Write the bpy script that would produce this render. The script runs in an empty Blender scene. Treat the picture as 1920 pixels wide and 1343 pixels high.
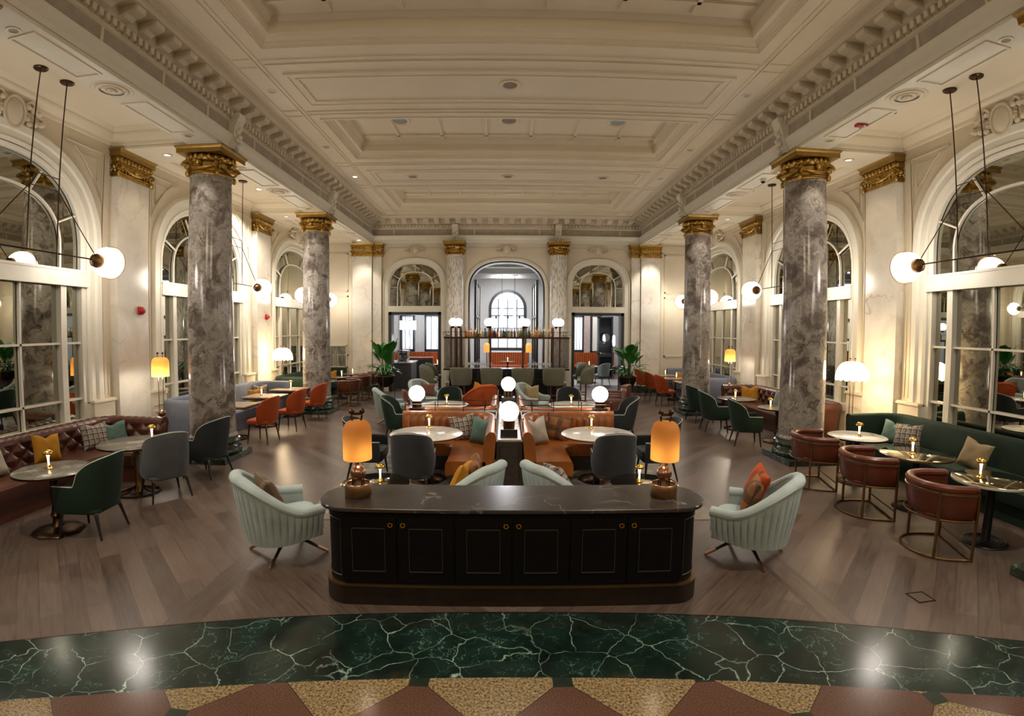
import bpy, bmesh, math, random
from math import sin, cos, pi, sqrt, radians
from mathutils import Matrix, Vector
SC = bpy.context.scene
COL = SC.collection
rnd = random.Random(7)

# ------------------------------------------------------------------ camera
cd = bpy.data.cameras.new('camera'); cam = bpy.data.objects.new('camera', cd); COL.objects.link(cam)
SC.camera = cam
cd.type = 'PANO'; cd.sensor_fit = 'HORIZONTAL'; cd.sensor_width = 36.0
cc = cd if hasattr(cd, 'panorama_type') else cd.cycles
cc.panorama_type = 'FISHEYE_LENS_POLYNOMIAL'      # the photograph's wide lens bows straight lines
cc.fisheye_fov = radians(180)
cc.fisheye_polynomial_k0 = 0.0
(cc.fisheye_polynomial_k1, cc.fisheye_polynomial_k2, cc.fisheye_polynomial_k3, cc.fisheye_polynomial_k4) = (
    -0.057117699613753195, -0.0003526496203346096, 8.72191322070902e-05, -2.2931580318677025e-06)
cd.shift_x = 7.767 / 1920; cd.shift_y = -15.97 / 1343
cd.clip_start = 0.05; cd.clip_end = 200
cam.matrix_world = (Matrix.Translation((-0.08, 0, 2.35)) @ Matrix.Rotation(-0.00751131, 4, 'Z')
    @ Matrix.Rotation(-0.0407901, 4, 'X') @ Matrix.Rotation(-0.00484055, 4, 'Y') @ Matrix.Rotation(pi / 2, 4, 'X'))

# ------------------------------------------------------------------ world, exposure, render settings
W = bpy.data.worlds.new('world'); SC.world = W; W.use_nodes = True
bg = W.node_tree.nodes['Background']; bg.inputs[0].default_value = (1.0, 0.82, 0.62, 1); bg.inputs[1].default_value = 0.35
SC.view_settings.view_transform = 'Standard'; SC.view_settings.look = 'None'
SC.view_settings.gamma = 1.0; SC.view_settings.exposure = 0.16
SC.view_settings.use_curve_mapping = False
cy = SC.cycles
cy.max_bounces = 9; cy.diffuse_bounces = 4; cy.glossy_bounces = 6; cy.transmission_bounces = 6
cy.transparent_max_bounces = 8
cy.caustics_reflective = False; cy.caustics_refractive = False
cy.sample_clamp_indirect = 6.0; cy.use_denoising = True

def lamp(kind, loc, power, color=(1, .86, .68), size=.05, to=None, angle=60, blend=.5, name='lamp_light'):
    l = bpy.data.lights.new(name, kind); l.energy = power; l.color = color
    if kind == 'SPOT': l.spot_size = radians(angle); l.spot_blend = blend; l.shadow_soft_size = size
    elif kind == 'AREA': l.size = size; l.shape = 'DISK'
    else: l.shadow_soft_size = size
    o = bpy.data.objects.new(name, l); COL.objects.link(o); o.location = loc
    if to is not None:
        o.rotation_euler = (Vector(to) - Vector(loc)).to_track_quat('-Z', 'Y').to_euler()
    return o
WARM = (1, .80, .56); NEUT = (1, .90, .76); COOL = (.93, .95, 1.0)
# downlights: beam soffits, cross beams, centre ceiling, added fill behind the viewpoint, dining room
for s in (-1, 1):
    for y in (4.34, 7.70, 9.4, 12.75, 14.5, 17.4):
        lamp('SPOT', (s*5.29, y, 5.49), 60, NEUT, .04, (s*4.9, y+.05, 0), 80, .35, 'downlight')
    for y in (8.53, 13.6): lamp('SPOT', (s*6.25, y, 5.49), 28, WARM, .04, (s*6.4, y, 0), 100, .7, 'downlight')
    for y in (5.5, 8.3, 11.0, 13.2, 16.0): lamp('SPOT', (s*4.16, y, 6.44), 170, NEUT, .05, (s*3.2, y, 0), 70, .4, 'downlight')
    lamp('SPOT', (s*5.29, 3.0, 5.49), 220, NEUT, .04, (s*4.3, 3.6, 0), 85, .4, 'downlight')
    lamp('SPOT', (s*4.16, 3.2, 6.44), 560, NEUT, .05, (s*3.0, 3.4, 0), 75, .4, 'downlight')
    lamp('AREA', (s*2.6, -2.5, 5.6), 130, WARM, 2.2, (s*2.4, 0, 0), name='lobby_fill_light')  # unseen fill lights added behind the viewpoint to brighten the foreground
lamp('SPOT', (-6.25, 12.0, 5.82), 520, (1, .93, .84), .05, (-7.0, 12.9, 1.6), 95, .6, 'downlight')
lamp('SPOT', (5.29, 17.4, 5.49), 160, (1, .93, .84), .05, (5.37, 18.2, 1.6), 70, .6, 'downlight')
lamp('SPOT', (-5.29, 17.4, 5.49), 80, (1, .93, .84), .05, (-5.37, 18.2, 1.6), 70, .6, 'downlight')
for y in (8.2, 13.25): lamp('SPOT', (0, y, 6.42), 260, NEUT, .06, (0, y-.4, 0), 95, .6, 'downlight')
for x, y in ((0, 20), (0, 22.3), (-4.5, 22.3), (4.5, 22.3), (-4.2, 25.2), (4.2, 25.2)): lamp('AREA', (x, y, 4.9), 130, (.95, .96, 1.), .8, (x, y, 0), name='dining_room_light')
lamp('AREA', (0, 25.0, 4.9), 60, (.95, .96, 1.), 1.2, (0, 27, 3), name='dining_room_light')


# ------------------------------------------------------------------ mesh helpers
class M:
    def __init__(s): s.v = []; s.f = []
    def add(s, vs, fs):
        b = len(s.v); s.v += [tuple(p) for p in vs]; s.f += [tuple(i + b for i in f) for f in fs]; return s
    def box(s, x0, x1, y0, y1, z0, z1):
        return s.add([(x, y, z) for x in (x0, x1) for y in (y0, y1) for z in (z0, z1)],
                     [(0, 1, 3, 2), (4, 6, 7, 5), (0, 4, 5, 1), (2, 3, 7, 6), (0, 2, 6, 4), (1, 5, 7, 3)])
    def cb(s, c, d):
        return s.box(c[0]-d[0]/2, c[0]+d[0]/2, c[1]-d[1]/2, c[1]+d[1]/2, c[2]-d[2]/2, c[2]+d[2]/2)
    def loft(s, rings, close=True, caps=True):
        b = len(s.v); n = len(rings[0])
        for r in rings: s.v += [tuple(p) for p in r]
        m = n if close else n - 1
        for i in range(len(rings) - 1):
            for j in range(m):
                k = (j + 1) % n
                s.f.append((b+i*n+j, b+i*n+k, b+(i+1)*n+k, b+(i+1)*n+j))
        if caps and close:
            s.f.append(tuple(b + j for j in range(n))[::-1]); s.f.append(tuple(b+(len(rings)-1)*n+j for j in range(n)))
        return s
    def lathe(s, prof, seg=24, c=(0, 0, 0), caps=True, sq=None):
        rings = []
        for r, z in prof:
            rings.append([(c[0]+r*cos(2*pi*j/seg), c[1]+r*sin(2*pi*j/seg), c[2]+z) for j in range(seg)])
        return s.loft(rings, True, caps)
    def prism(s, poly, z0, z1):
        n = len(poly)
        return s.add([(x, y, z0) for x, y in poly] + [(x, y, z1) for x, y in poly],
                     [tuple(range(n))[::-1], tuple(range(n, 2*n))] + [(i, (i+1) % n, n+(i+1) % n, n+i) for i in range(n)])
    def tube(s, pts, r, seg=8, closed=False):
        P = [Vector(p) for p in pts]; n = len(P); rings = []
        up = Vector((0, 0, 1)); prev = None
        for i in range(n):
            if closed: d = P[(i+1) % n] - P[i-1]
            else: d = P[min(i+1, n-1)] - P[max(i-1, 0)]
            d.normalize()
            a = prev if prev is not None else (up if abs(d.z) < .95 else Vector((1, 0, 0)))
            a = (a - d * a.dot(d))
            if a.length < 1e-4: a = d.orthogonal()
            a.normalize(); prev = a; c = d.cross(a)
            rr = r[i] if isinstance(r, (list, tuple)) else r
            rings.append([P[i] + a*rr*cos(2*pi*j/seg) + c*rr*sin(2*pi*j/seg) for j in range(seg)])
        if closed: rings.append(rings[0]); return s.loft(rings, True, False)
        return s.loft(rings)
    def ball(s, c, r, seg=20, rings=12, sc=(1, 1, 1)):
        R = []
        for i in range(rings + 1):
            t = pi*i/rings; rr = max(sin(t), .001)*r
            R.append([(c[0]+sc[0]*rr*cos(2*pi*j/seg), c[1]+sc[1]*rr*sin(2*pi*j/seg), c[2]-sc[2]*cos(t)*r) for j in range(seg)])
        return s.loft(R)
    def xf(s, fn, start=0):
        s.v[start:] = [tuple(fn(*p)) for p in s.v[start:]]; return s
    def mark(s): return len(s.v)

def rotz(a, cx=0, cy=0):
    ca, sa = cos(a), sin(a)
    return lambda x, y, z: (cx + x*ca - y*sa, cy + x*sa + y*ca, z)

MESH = {}
def mk(name, m, mat, parent=None, key=None, smooth=.6, bev=0, loc=None, rot=None, kind=None, label=None):
    """m: an M or a function returning one; key caches the mesh so that repeats share it"""
    k = (key, mat.name) if key else None
    me = MESH.get(k) if k else None
    if me is None:
        mm = m() if callable(m) else m
        me = bpy.data.meshes.new(name); me.from_pydata(mm.v, [], mm.f)
        bm = bmesh.new(); bm.from_mesh(me); bmesh.ops.recalc_face_normals(bm, faces=bm.faces); bm.to_mesh(me); bm.free()
        if smooth:
            me.shade_smooth(); me.set_sharp_from_angle(angle=smooth)
        me.materials.append(mat)
        if k: MESH[k] = me
    o = bpy.data.objects.new(name, me); COL.objects.link(o)
    if parent is not None: o.parent = parent
    if loc: o.location = loc
    if rot: o.rotation_euler = rot
    if bev:
        b = o.modifiers.new('bevel', 'BEVEL'); b.width = bev; b.segments = 2; b.limit_method = 'ANGLE'
    if kind: o['kind'] = kind
    if label: o['label'] = label
    return o
def thing(name, label, cat, loc=(0, 0, 0), rz=0, group=None):
    o = bpy.data.objects.new(name, None); COL.objects.link(o); o.empty_display_size = .1
    o.location = loc; o.rotation_euler = (0, 0, rz); o['label'] = label; o['category'] = cat
    if group: o['group'] = group
    return o
def tag(o, label, cat, group=None, kind=None):
    o['label'] = label; o['category'] = cat
    if group: o['group'] = group
    if kind: o['kind'] = kind
    return o
def struct(name, m, mat, parent=None, **k):
    return mk(name, m, mat, parent, kind='structure', **k)

# ------------------------------------------------------------------ materials
def lin(h):
    h = h.lstrip('#'); r = []
    for i in (0, 2, 4):
        c = int(h[i:i+2], 16)/255; r.append(c/12.92 if c <= .04045 else ((c+.055)/1.055)**2.4)
    return (*r, 1)
class NT:
    def __init__(s, name):
        s.m = bpy.data.materials.new(name); s.m.use_nodes = True; s.t = s.m.node_tree; s.b = s.t.nodes['Principled BSDF']
    def n(s, typ, props=None, **inp):
        x = s.t.nodes.new(typ)
        for k, v in (props or {}).items(): setattr(x, k, v)
        for k, v in inp.items(): s.put(x, k, v)
        return x
    def put(s, node, k, v):
        k = int(k[1:]) if k[0] == '_' else k.replace('_', ' ')
        i = node.inputs[k]
        if isinstance(v, bpy.types.Node): v = v.outputs[0]
        if isinstance(v, bpy.types.NodeSocket): s.t.links.new(v, i)
        else: i.default_value = v
    def math(s, op, a, b=0.0, c=None):
        x = s.n('ShaderNodeMath', {'operation': op}, _0=a, _1=b)
        if c is not None: s.put(x, '_2', c)
        return x
    def ramp(s, fac, stops, interp='LINEAR'):
        x = s.n('ShaderNodeValToRGB'); x.color_ramp.interpolation = interp; e = x.color_ramp.elements
        while len(e) < len(stops): e.new(.5)
        for el, (p, c) in zip(e, stops): el.position = p; el.color = c
        s.put(x, '_0', fac); return x
    def mix(s, fac, a, b, mode='MIX'):
        x = s.n('ShaderNodeMix', {'data_type': 'RGBA', 'blend_type': mode}, _0=fac, _6=a, _7=b); return x.outputs[2]
    def bump(s, h, strength=.3, dist=.01):
        x = s.n('ShaderNodeBump', None, Height=h, Strength=strength, Distance=dist); s.put(s.b, 'Normal', x)
    def set(s, **k):
        for a, v in k.items(): s.put(s.b, a, v)
        return s
def obj_co(n): return n.n('ShaderNodeTexCoord').outputs['Object']
def pos_co(n): return n.n('ShaderNodeNewGeometry').outputs['Position']

def plain(name, hexc, rough=.5, metal=0., var=.08, vs=6., bump=0., bs=60., spec=.5, coat=0., sheen=0.):
    n = NT(name); c = lin(hexc); co = obj_co(n)
    nz = n.n('ShaderNodeTexNoise', None, Vector=co, Scale=vs, Detail=3.)
    lo = tuple(x*(1-var) for x in c[:3])+(1,); hi = tuple(min(1, x*(1+var)) for x in c[:3])+(1,)
    n.set(Base_Color=n.ramp(nz, [(.3, lo), (.7, hi)]), Roughness=rough, Metallic=metal)
    n.b.inputs['Specular IOR Level'].default_value = spec
    if coat: n.b.inputs['Coat Weight'].default_value = coat; n.b.inputs['Coat Roughness'].default_value = .15
    if sheen:
        n.b.inputs['Sheen Weight'].default_value = sheen; n.b.inputs['Sheen Roughness'].default_value = .4
        n.b.inputs['Sheen Tint'].default_value = tuple(min(1, x*2+.1) for x in c[:3])+(1,)
    if bump:
        b = n.n('ShaderNodeTexNoise', None, Vector=co, Scale=bs, Detail=2.); n.bump(b, bump, .003)
    return n.m
def glow(name, hexc, strength, base='#ffffff'):
    n = NT(name); n.set(Base_Color=lin(base), Emission_Color=lin(hexc), Emission_Strength=strength); return n.m
def marble(name, stops, vein, scale, vw=.03, rough=.18, world=True, vein2=None, bump=0, dist=1.2, stretch=(1, 1, 1), va=.8, cells=False):
    n = NT(name); co = pos_co(n) if world else obj_co(n)
    mp = n.n('ShaderNodeMapping', None, Vector=co, Scale=stretch)
    wob = n.n('ShaderNodeTexNoise', None, Vector=mp, Scale=scale*.8, Detail=4.)
    off = n.n('ShaderNodeVectorMath', {'operation': 'MULTIPLY_ADD'}, _0=wob.outputs['Color'], _1=(dist/scale,)*3, _2=mp.outputs[0])
    base = n.n('ShaderNodeTexNoise', None, Vector=off, Scale=scale*.6, Detail=6., Roughness=.65)
    col = n.ramp(base, stops)
    def ridge(sc, w):
        q = n.n('ShaderNodeTexNoise', None, Vector=off, Scale=sc, Detail=3., Roughness=.55); q.noise_dimensions = '4D'; n.put(q, 'W', w)
        return n.math('ABSOLUTE', n.math('SUBTRACT', q, .5))
    v = ridge(scale*.55, 1.3) if not cells else n.n('ShaderNodeTexVoronoi', {'feature': 'DISTANCE_TO_EDGE'}, Vector=off, Scale=scale*.55)
    fade = n.n('ShaderNodeTexNoise', None, Vector=mp, Scale=scale*.7, Detail=2.)
    vm = n.math('MULTIPLY', n.ramp(v, [(0, (1, 1, 1, 1)), (vw, (.25, .25, .25, 1)), (vw*2.5, (0, 0, 0, 1))]), n.ramp(fade, [(.42 if not cells else .34, (0, 0, 0, 1)), (.62, (va,)*3+(1,))]))
    out = n.mix(vm, col, lin(vein))
    if vein2:
        v2 = ridge(scale*1.5, 7.1)
        m2 = n.math('MULTIPLY', n.ramp(v2, [(0, (.7, .7, .7, 1)), (vw*1.6, (0, 0, 0, 1))]), n.ramp(base, [(.45, (0, 0, 0, 1)), (.6, (1, 1, 1, 1))]))
        out = n.mix(m2, out, lin(vein2))
    n.set(Base_Color=out, Roughness=rough); return n.m

PAINT = plain('cream_plaster', '#d3c8b2', .55, var=.04, vs=1.5)
CEIL = plain('ceiling_paint', '#e3d8c0', .6, var=.03, vs=1.2)
FRIEZE = plain('frieze_limestone', '#a3998a', .7, var=.12, vs=5)
WALLST = plain('travertine_wall', '#cfc3aa', .5, var=.07, vs=2.2)
TRIM = plain('white_trim_paint', '#ddd8c8', .4, var=.02)
def mirror(name, tint, rough):
    n = NT(name); n.set(Base_Color=lin(tint), Metallic=1., Roughness=rough); return n.m
MIRROR = mirror('antique_mirror', '#b9b9ac', .015)
TABLEMIR = mirror('bronze_mirror', '#a89c7c', .06)
GOLD = plain('gilded_plaster', '#b29250', .35, 1., var=.3, vs=14, bump=.35, bs=45)
GOLD2 = plain('gilded_plain', '#9a7c44', .40, 1., var=.12, vs=9)
BRASS = plain('aged_brass', '#7d6040', .42, 1., var=.1)
BRONZE = plain('dark_bronze', '#4a3524', .3, .9, var=.2, vs=10)
BRASSL = plain('polished_brass', '#d9b25e', .18, 1., var=.05)
COPPER = plain('rose_copper', '#9c7862', .28, 1., var=.05)
BLACK = plain('black_metal', '#16130f', .45, .5)
DWOOD = plain('ebonised_wood', '#090807', .5, var=.3, vs=18, spec=.15)
DWOODE = plain('pale_bead_wood', '#37322a', .4, var=.2)  # lighter wood tone for the door and panel beads
BASEW = plain('dark_bronze_plinth', '#241a11', .4, .4, var=.25, vs=9)
CABW = plain('smoked_oak', '#332a22', .5, var=.25, vs=20)
LEGW = plain('espresso_leg', '#150f0c', .35, coat=.2)
COLM = marble('violet_grey_marble', [(.28, lin('#3d3531')), (.42, lin('#6a605a')), (.52, lin('#99938c')), (.60, lin('#7f776f')), (.74, lin('#4b4038'))], '#2c211d', 3.4, .014, .16, vein2='#c9bfb2', dist=1.9)
PILM = marble('cream_statuary_marble', [(.3, lin('#cdc6b5')), (.5, lin('#dbd5c8')), (.7, lin('#c7bda8'))], '#85796a', 1.5, .006, .22, dist=1.6, va=.6)
GRNM = marble('verde_marble', [(.30, lin('#060c0a')), (.50, lin('#10201a')), (.64, lin('#162923')), (.78, lin('#2a453a'))], '#9db5a4', 4.6, .0065, .17, vein2='#5c7a6c', dist=1.1, va=1., cells=True)
GRNP = marble('verde_plinth_marble', [(.30, lin('#141c16')), (.50, lin('#27342a')), (.7, lin('#3c4a40'))], '#7c8d7e', 7, .010, .15, dist=1.4)
BLKM = marble('dark_emperador_stone', [(.3, lin('#1f1a19')), (.6, lin('#2c2725')), (.75, lin('#3a3431'))], '#7d7775', 2.2, .006, .2, dist=1.9, va=.6)
WHTM = marble('white_table_marble', [(.3, lin('#cfcac0')), (.6, lin('#dfdcd3'))], '#9a9488', 5, .02, .15, world=False)
DTOP = marble('dark_table_stone', [(.3, lin('#4a463f')), (.6, lin('#69645b'))], '#8d887e', 6, .03, .2, world=False)
OAKT = plain('oak_table_top', '#8a7560', .35, var=.2, vs=12)
def pile(name, hexc, rough=.75, sheen=.6, ws=220., var=.12): return plain(name, hexc, rough, var=var, vs=5, bump=.25, bs=ws, sheen=sheen, spec=.25)
VGREEN = pile('forest_green_velvet', '#182b21'); VGREY = pile('charcoal_velvet', '#33353a'); VDGREY = pile('slate_velvet', '#262a2c')
VGREY2 = pile('grey_velvet', '#4e5052'); VORANGE = pile('burnt_orange_velvet', '#9a4319'); VBLUE = pile('blue_grey_linen', '#6f7480', sheen=.2)
PALE = pile('pale_sage_linen', '#9daaa9', sheen=.2); STOOLF = pile('olive_grey_linen', '#6f6f5f', sheen=.2); ORCH = pile('coral_orange_linen', '#c05a2c', sheen=.2)
PIPE = plain('pale_piping', '#b9bcb0', .5)
COGNAC = plain('cognac_leather', '#8b4e1b', .34, var=.18, vs=5, bump=.2, bs=90, coat=.15)
OXBL = plain('oxblood_leather', '#4f2a1c', .36, var=.2, vs=6, bump=.2, bs=90, coat=.15)
TAN = plain('chestnut_leather', '#5a2a17', .33, var=.16, vs=6, bump=.2, bs=90, coat=.1)
BRNL = plain('brown_club_leather', '#5b342b', .35, var=.15, coat=.1)
ORLE = plain('orange_leather', '#94481f', .36, var=.15)
C_MUST = pile('mustard_velvet', '#a8741a'); C_TEAL = pile('teal_velvet', '#567068'); C_CREAM = pile('cream_boucle', '#a8a294', sheen=.2)
C_BEIGE = pile('beige_velvet', '#9a8766'); C_BRN = pile('brown_weave', '#5e4c3a', ws=90.); C_RUST = pile('rust_velvet', '#a0421d'); C_MAUVE = pile('mauve_velvet', '#6f4a3f'); C_OLIVE = pile('soft_grey_green_velvet', '#6f7c72')
def plaid(name, base, d1, d2, sc=14.):
    n = NT(name); co = n.n('ShaderNodeTexCoord').outputs['Object']; sp = n.n('ShaderNodeSeparateXYZ', None, Vector=co)
    def stripe(out, s, ph, w):
        f = n.math('FRACT', n.math('ADD', n.math('MULTIPLY', out, s), ph)); return n.math('LESS_THAN', f, w)
    c = n.mix(n.math('MULTIPLY', stripe(sp.outputs[0], sc*.55, .1, .42), .7), lin(base), lin(d1))
    c = n.mix(n.math('MULTIPLY', stripe(sp.outputs[2], sc*.55, .3, .42), .7), c, lin(d1))
    c = n.mix(n.math('MULTIPLY', stripe(sp.outputs[0], sc*.55, .8, .09), .8), c, lin(d2))
    c = n.mix(n.math('MULTIPLY', stripe(sp.outputs[2], sc*.55, .0, .09), .8), c, lin(d2))
    n.set(Base_Color=c, Roughness=.9); return n.m
C_PLAID = plaid('grey_plaid_wool', '#8f867a', '#33272a', '#cfc6b8', 22.)
C_PLAIDB = plaid('brown_plaid_wool', '#8c5c33', '#2b241d', '#6b4527', 8.)
GLASS = NT('clear_glass').set(Base_Color=(1, 1, 1, 1), Roughness=.02, Transmission_Weight=1., IOR=1.45).m
def thin_glass(name, col, a):
    n = NT(name); n.set(Base_Color=lin(col), Roughness=.05, Alpha=a, Metallic=.0); n.b.inputs['Specular IOR Level'].default_value = .8; return n.m
SHELFG = thin_glass('smoked_shelf_glass', '#3a3028', .45)
GLOBE = glow('opal_globe_lit', '#fff3e6', 18.)
GLOBES = glow('opal_globe_small_lit', '#fff4ea', 20.)
DOME = glow('pleated_dome_lit', '#ffdfae', 18.)
TUBE = glow('neon_tube_lit', '#f2f4ff', 14.)
DOWNL = glow('downlight_lens', '#fff1da', 30.)
FLAME = glow('mushroom_lamp_stem_lit', '#ffd9a0', 9.)
ORSH = NT('amber_pleated_shade')
_s = ORSH.n('ShaderNodeSeparateXYZ', None, Vector=obj_co(ORSH))
ORSH.set(Base_Color=lin('#a8703a'), Roughness=.7, Transmission_Weight=.0, Subsurface_Weight=.0)
_w = ORSH.n('ShaderNodeTexNoise', None, Vector=obj_co(ORSH), Scale=3., Detail=1.)
_tr = ORSH.n('ShaderNodeBsdfTranslucent', None, Color=lin('#d99a48')); _mx = ORSH.n('ShaderNodeMixShader', None, _0=.55)
ORSH.t.links.new(ORSH.b.outputs[0], _mx.inputs[1]); ORSH.t.links.new(_tr.outputs[0], _mx.inputs[2])
ORSH.t.links.new(_mx.outputs[0], ORSH.t.nodes['Material Output'].inputs[0]); ORSH = ORSH.m
LEAF = plain('glossy_leaf', '#2a6a24', .35, var=.3, vs=4); LEAF2 = plain('trailing_leaf', '#2f4a24', .5, var=.3, vs=8)
SOIL = plain('potting_soil', '#1c140e', .95)
RED = plain('alarm_red', '#a3120f', .35)
GREYC = plain('dining_room_grey_plaster', '#a8a6a2', .6, var=.04)
PINKP = plain('blush_plaster', '#a48f86', .7, var=.1)
DKFR = plain('charcoal_lacquer', '#2a2a2c', .35, var=.1)

def floor_mat():
    n = NT('walnut_plank_floor'); sp = n.n('ShaderNodeSeparateXYZ', None, Vector=pos_co(n)); x, y = sp.outputs[0], sp.outputs[1]
    ax = n.math('ABSOLUTE', x)
    u = n.math('MULTIPLY', n.math('ADD', ax, y), .7071); v = n.math('MULTIPLY', n.math('SUBTRACT', ax, y), .7071)
    border = n.math('MULTIPLY', n.math('GREATER_THAN', ax, 2.52), n.math('LESS_THAN', ax, 2.80))
    diag = n.n('ShaderNodeCombineXYZ', None, X=u, Y=v); strt = n.n('ShaderNodeCombineXYZ', None, X=y, Y=n.math('ADD', x, .02))
    cov = n.mix(border, diag, strt)
    br = n.n('ShaderNodeTexBrick', {'offset': .37}, Vector=cov, Color1=lin('#2d2520'), Color2=lin('#64544a'), Mortar=lin('#100c09'), Scale=1., Mortar_Size=.003, Mortar_Smooth=.2, Bias=0., Brick_Width=1.7, Row_Height=.185)
    gs = n.n('ShaderNodeMapping', None, Vector=cov, Scale=(1.2, 14, 1))
    g = n.n('ShaderNodeTexNoise', None, Vector=gs, Scale=2.2, Detail=6., Roughness=.7)
    w = n.n('ShaderNodeTexNoise', None, Vector=cov, Scale=1.7, Detail=3.)
    c = n.mix(.38, br, n.ramp(g, [(.3, lin('#332a25')), (.65, lin('#716157'))]), 'MIX')
    c = n.mix(n.ramp(w, [(.4, (0, 0, 0, 1)), (.75, (.35, .35, .35, 1))]), c, lin('#4f3526'))
    n.set(Base_Color=c, Roughness=n.math('MULTIPLY_ADD', g, .18, .24)); n.bump(br.outputs[1], -.25, .002); return n.m
FLOORM = floor_mat()
def granite_mat():
    n = NT('granite_diamond_floor'); sp = n.n('ShaderNodeSeparateXYZ', None, Vector=pos_co(n)); x, y = sp.outputs[0], sp.outputs[1]
    a = n.math('ADD', x, .16); b = n.math('SUBTRACT', y, 3.04)
    u = n.math('MULTIPLY', n.math('ADD', a, b), 1/.96); v = n.math('MULTIPLY', n.math('SUBTRACT', a, b), 1/.96)
    ru = n.math('ROUND', u); rv = n.math('ROUND', v)
    odd = n.math('GREATER_THAN', n.math('ABSOLUTE', n.math('FRACT', n.math('MULTIPLY', n.math('ADD', ru, rv), .5))), .25)
    sp1 = n.n('ShaderNodeTexNoise', None, Vector=pos_co(n), Scale=55., Detail=4., Roughness=.8)
    sp2 = n.n('ShaderNodeTexNoise', None, Vector=pos_co(n), Scale=110., Detail=3., Roughness=.8)
    tan = n.ramp(sp1, [(.40, lin('#35291b')), (.48, lin('#6f5d40')), (.6, lin('#94815d'))])
    brn = n.ramp(sp2, [(.38, lin('#38231b')), (.6, lin('#5f4234'))])
    c = n.mix(odd, tan, brn)
    du = n.math('SUBTRACT', n.math('ABSOLUTE', n.math('SUBTRACT', u, ru)), .5); dv = n.math('SUBTRACT', n.math('ABSOLUTE', n.math('SUBTRACT', v, rv)), .5)
    near = n.math('GREATER_THAN', n.math('ADD', du, dv), -.14)
    line = n.math('GREATER_THAN', n.math('MAXIMUM', du, dv), -.004)
    c = n.mix(n.math('MAXIMUM', near, 0.), c, lin('#1b2620')); c = n.mix(line, c, lin('#1d1712'))
    n.set(Base_Color=c, Roughness=.2); return n.m
GRAN = granite_mat()
def rug_mat():
    n = NT('grey_lozenge_tile'); sp = n.n('ShaderNodeSeparateXYZ', None, Vector=pos_co(n)); x, y = sp.outputs[0], sp.outputs[1]
    u = n.math('MULTIPLY', n.math('ADD', x, y), 2.6); v = n.math('MULTIPLY', n.math('SUBTRACT', x, y), 2.6)
    cv = n.n('ShaderNodeCombineXYZ', None, X=u, Y=v)
    ck = n.n('ShaderNodeTexChecker', None, Vector=cv, Color1=lin('#8d8b82'), Color2=lin('#565750'), Scale=1.)
    nz = n.n('ShaderNodeTexNoise', None, Vector=pos_co(n), Scale=5., Detail=3.)
    n.set(Base_Color=n.mix(.3, ck, n.ramp(nz, [(.3, lin('#4b4c46')), (.7, lin('#8f8d84'))])), Roughness=.35); return n.m
RUGM = rug_mat()
def mosaic_mat():
    n = NT('grey_white_mosaic'); sp = n.n('ShaderNodeSeparateXYZ', None, Vector=obj_co(n))
    ang = n.math('ARCTAN2', sp.outputs[1], sp.outputs[0]); cv = n.n('ShaderNodeCombineXYZ', None, X=sp.outputs[2], Y=n.math('MULTIPLY', ang, .33))
    br = n.n('ShaderNodeTexBrick', {'offset': .43}, Vector=cv, Color1=lin('#ddd8cc'), Color2=lin('#47423c'), Mortar=lin('#b8b2a6'), Scale=1., Mortar_Size=.003, Bias=-.35, Brick_Width=.13, Row_Height=.03)
    n.set(Base_Color=br, Roughness=.3); return n.m
MOSA = mosaic_mat()
def window_mat():
    n = NT('daylit_window'); sp = n.n('ShaderNodeSeparateXYZ', None, Vector=obj_co(n))
    n.set(Base_Color=(.8, .85, .9, 1), Emission_Color=lin('#dfeaf2'), Emission_Strength=.6); return n.m
DAYW = window_mat()

# ================================================================== THE ROOM
XW, YF, YB = 7.05, 18.3, -7.0          # side wall planes, far wall plane, wall behind the camera
COLX, COLY = 5.37, [13.6, 8.53, 3.46, -1.61, -6.68]
BAYS = [16.13, 11.07, 6.0, 0.93, -4.14]
# floor: planks, then the curved green marble border, then granite
def up_y(x): return 3.86 - .0356*x*x - .00173*x**4
def lo_y(x): return 3.07 - .0424*x*x - .00235*x**4
xs = [-5.4 + .2*i for i in range(55)]
def strip(y0, y1, z=0.):
    m = M(); n = len(xs)
    m.add([(x, y0(x), z) for x in xs] + [(x, y1(x), z) for x in xs], [(i, i+1, n+i+1, n+i) for i in range(n-1)]); return m
fl = strip(up_y, lambda x: 7.0)
fl.add([(-8, -7, 0), (-5.4, -7, 0), (-5.4, 7, 0), (-8, 7, 0)], [(0, 1, 2, 3)]).add([(8, -7, 0), (5.4, -7, 0), (5.4, 7, 0), (8, 7, 0)], [(0, 1, 2, 3)])
fl.add([(-8, 7, 0), (8, 7, 0), (8, 18.5, 0), (-8, 18.5, 0)], [(0, 1, 2, 3)])
struct('floor', fl, FLOORM)
struct('floor', strip(lo_y, up_y), GRNM)
struct('floor', strip(lambda x: -7.0, lo_y), GRAN)
struct('trim_1', strip(lambda x: up_y(x)-.006, lambda x: up_y(x)+.006, .001), BRONZE)
# tiled inlay under the centre island
ti = M().add([(x, y, .004) for x, y in ((-2.4, 6.0), (2.4, 6.0), (2.4, 10.9), (-2.4, 10.9))], [(0, 1, 2, 3)])
struct('floor', ti, RUGM)
bd = M()
for s in (-1, 1): bd.box(min(s*2.4, s*2.6), max(s*2.4, s*2.6), 6.0, 10.9, 0, .006)
bd.box(-2.6, 2.6, 5.8, 6.0, 0, .006).box(-2.6, 2.6, 10.9, 11.1, 0, .006)
struct('trim_2', bd, plain('pale_oak_border', '#6e6558', .4, var=.15, vs=10))

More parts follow.
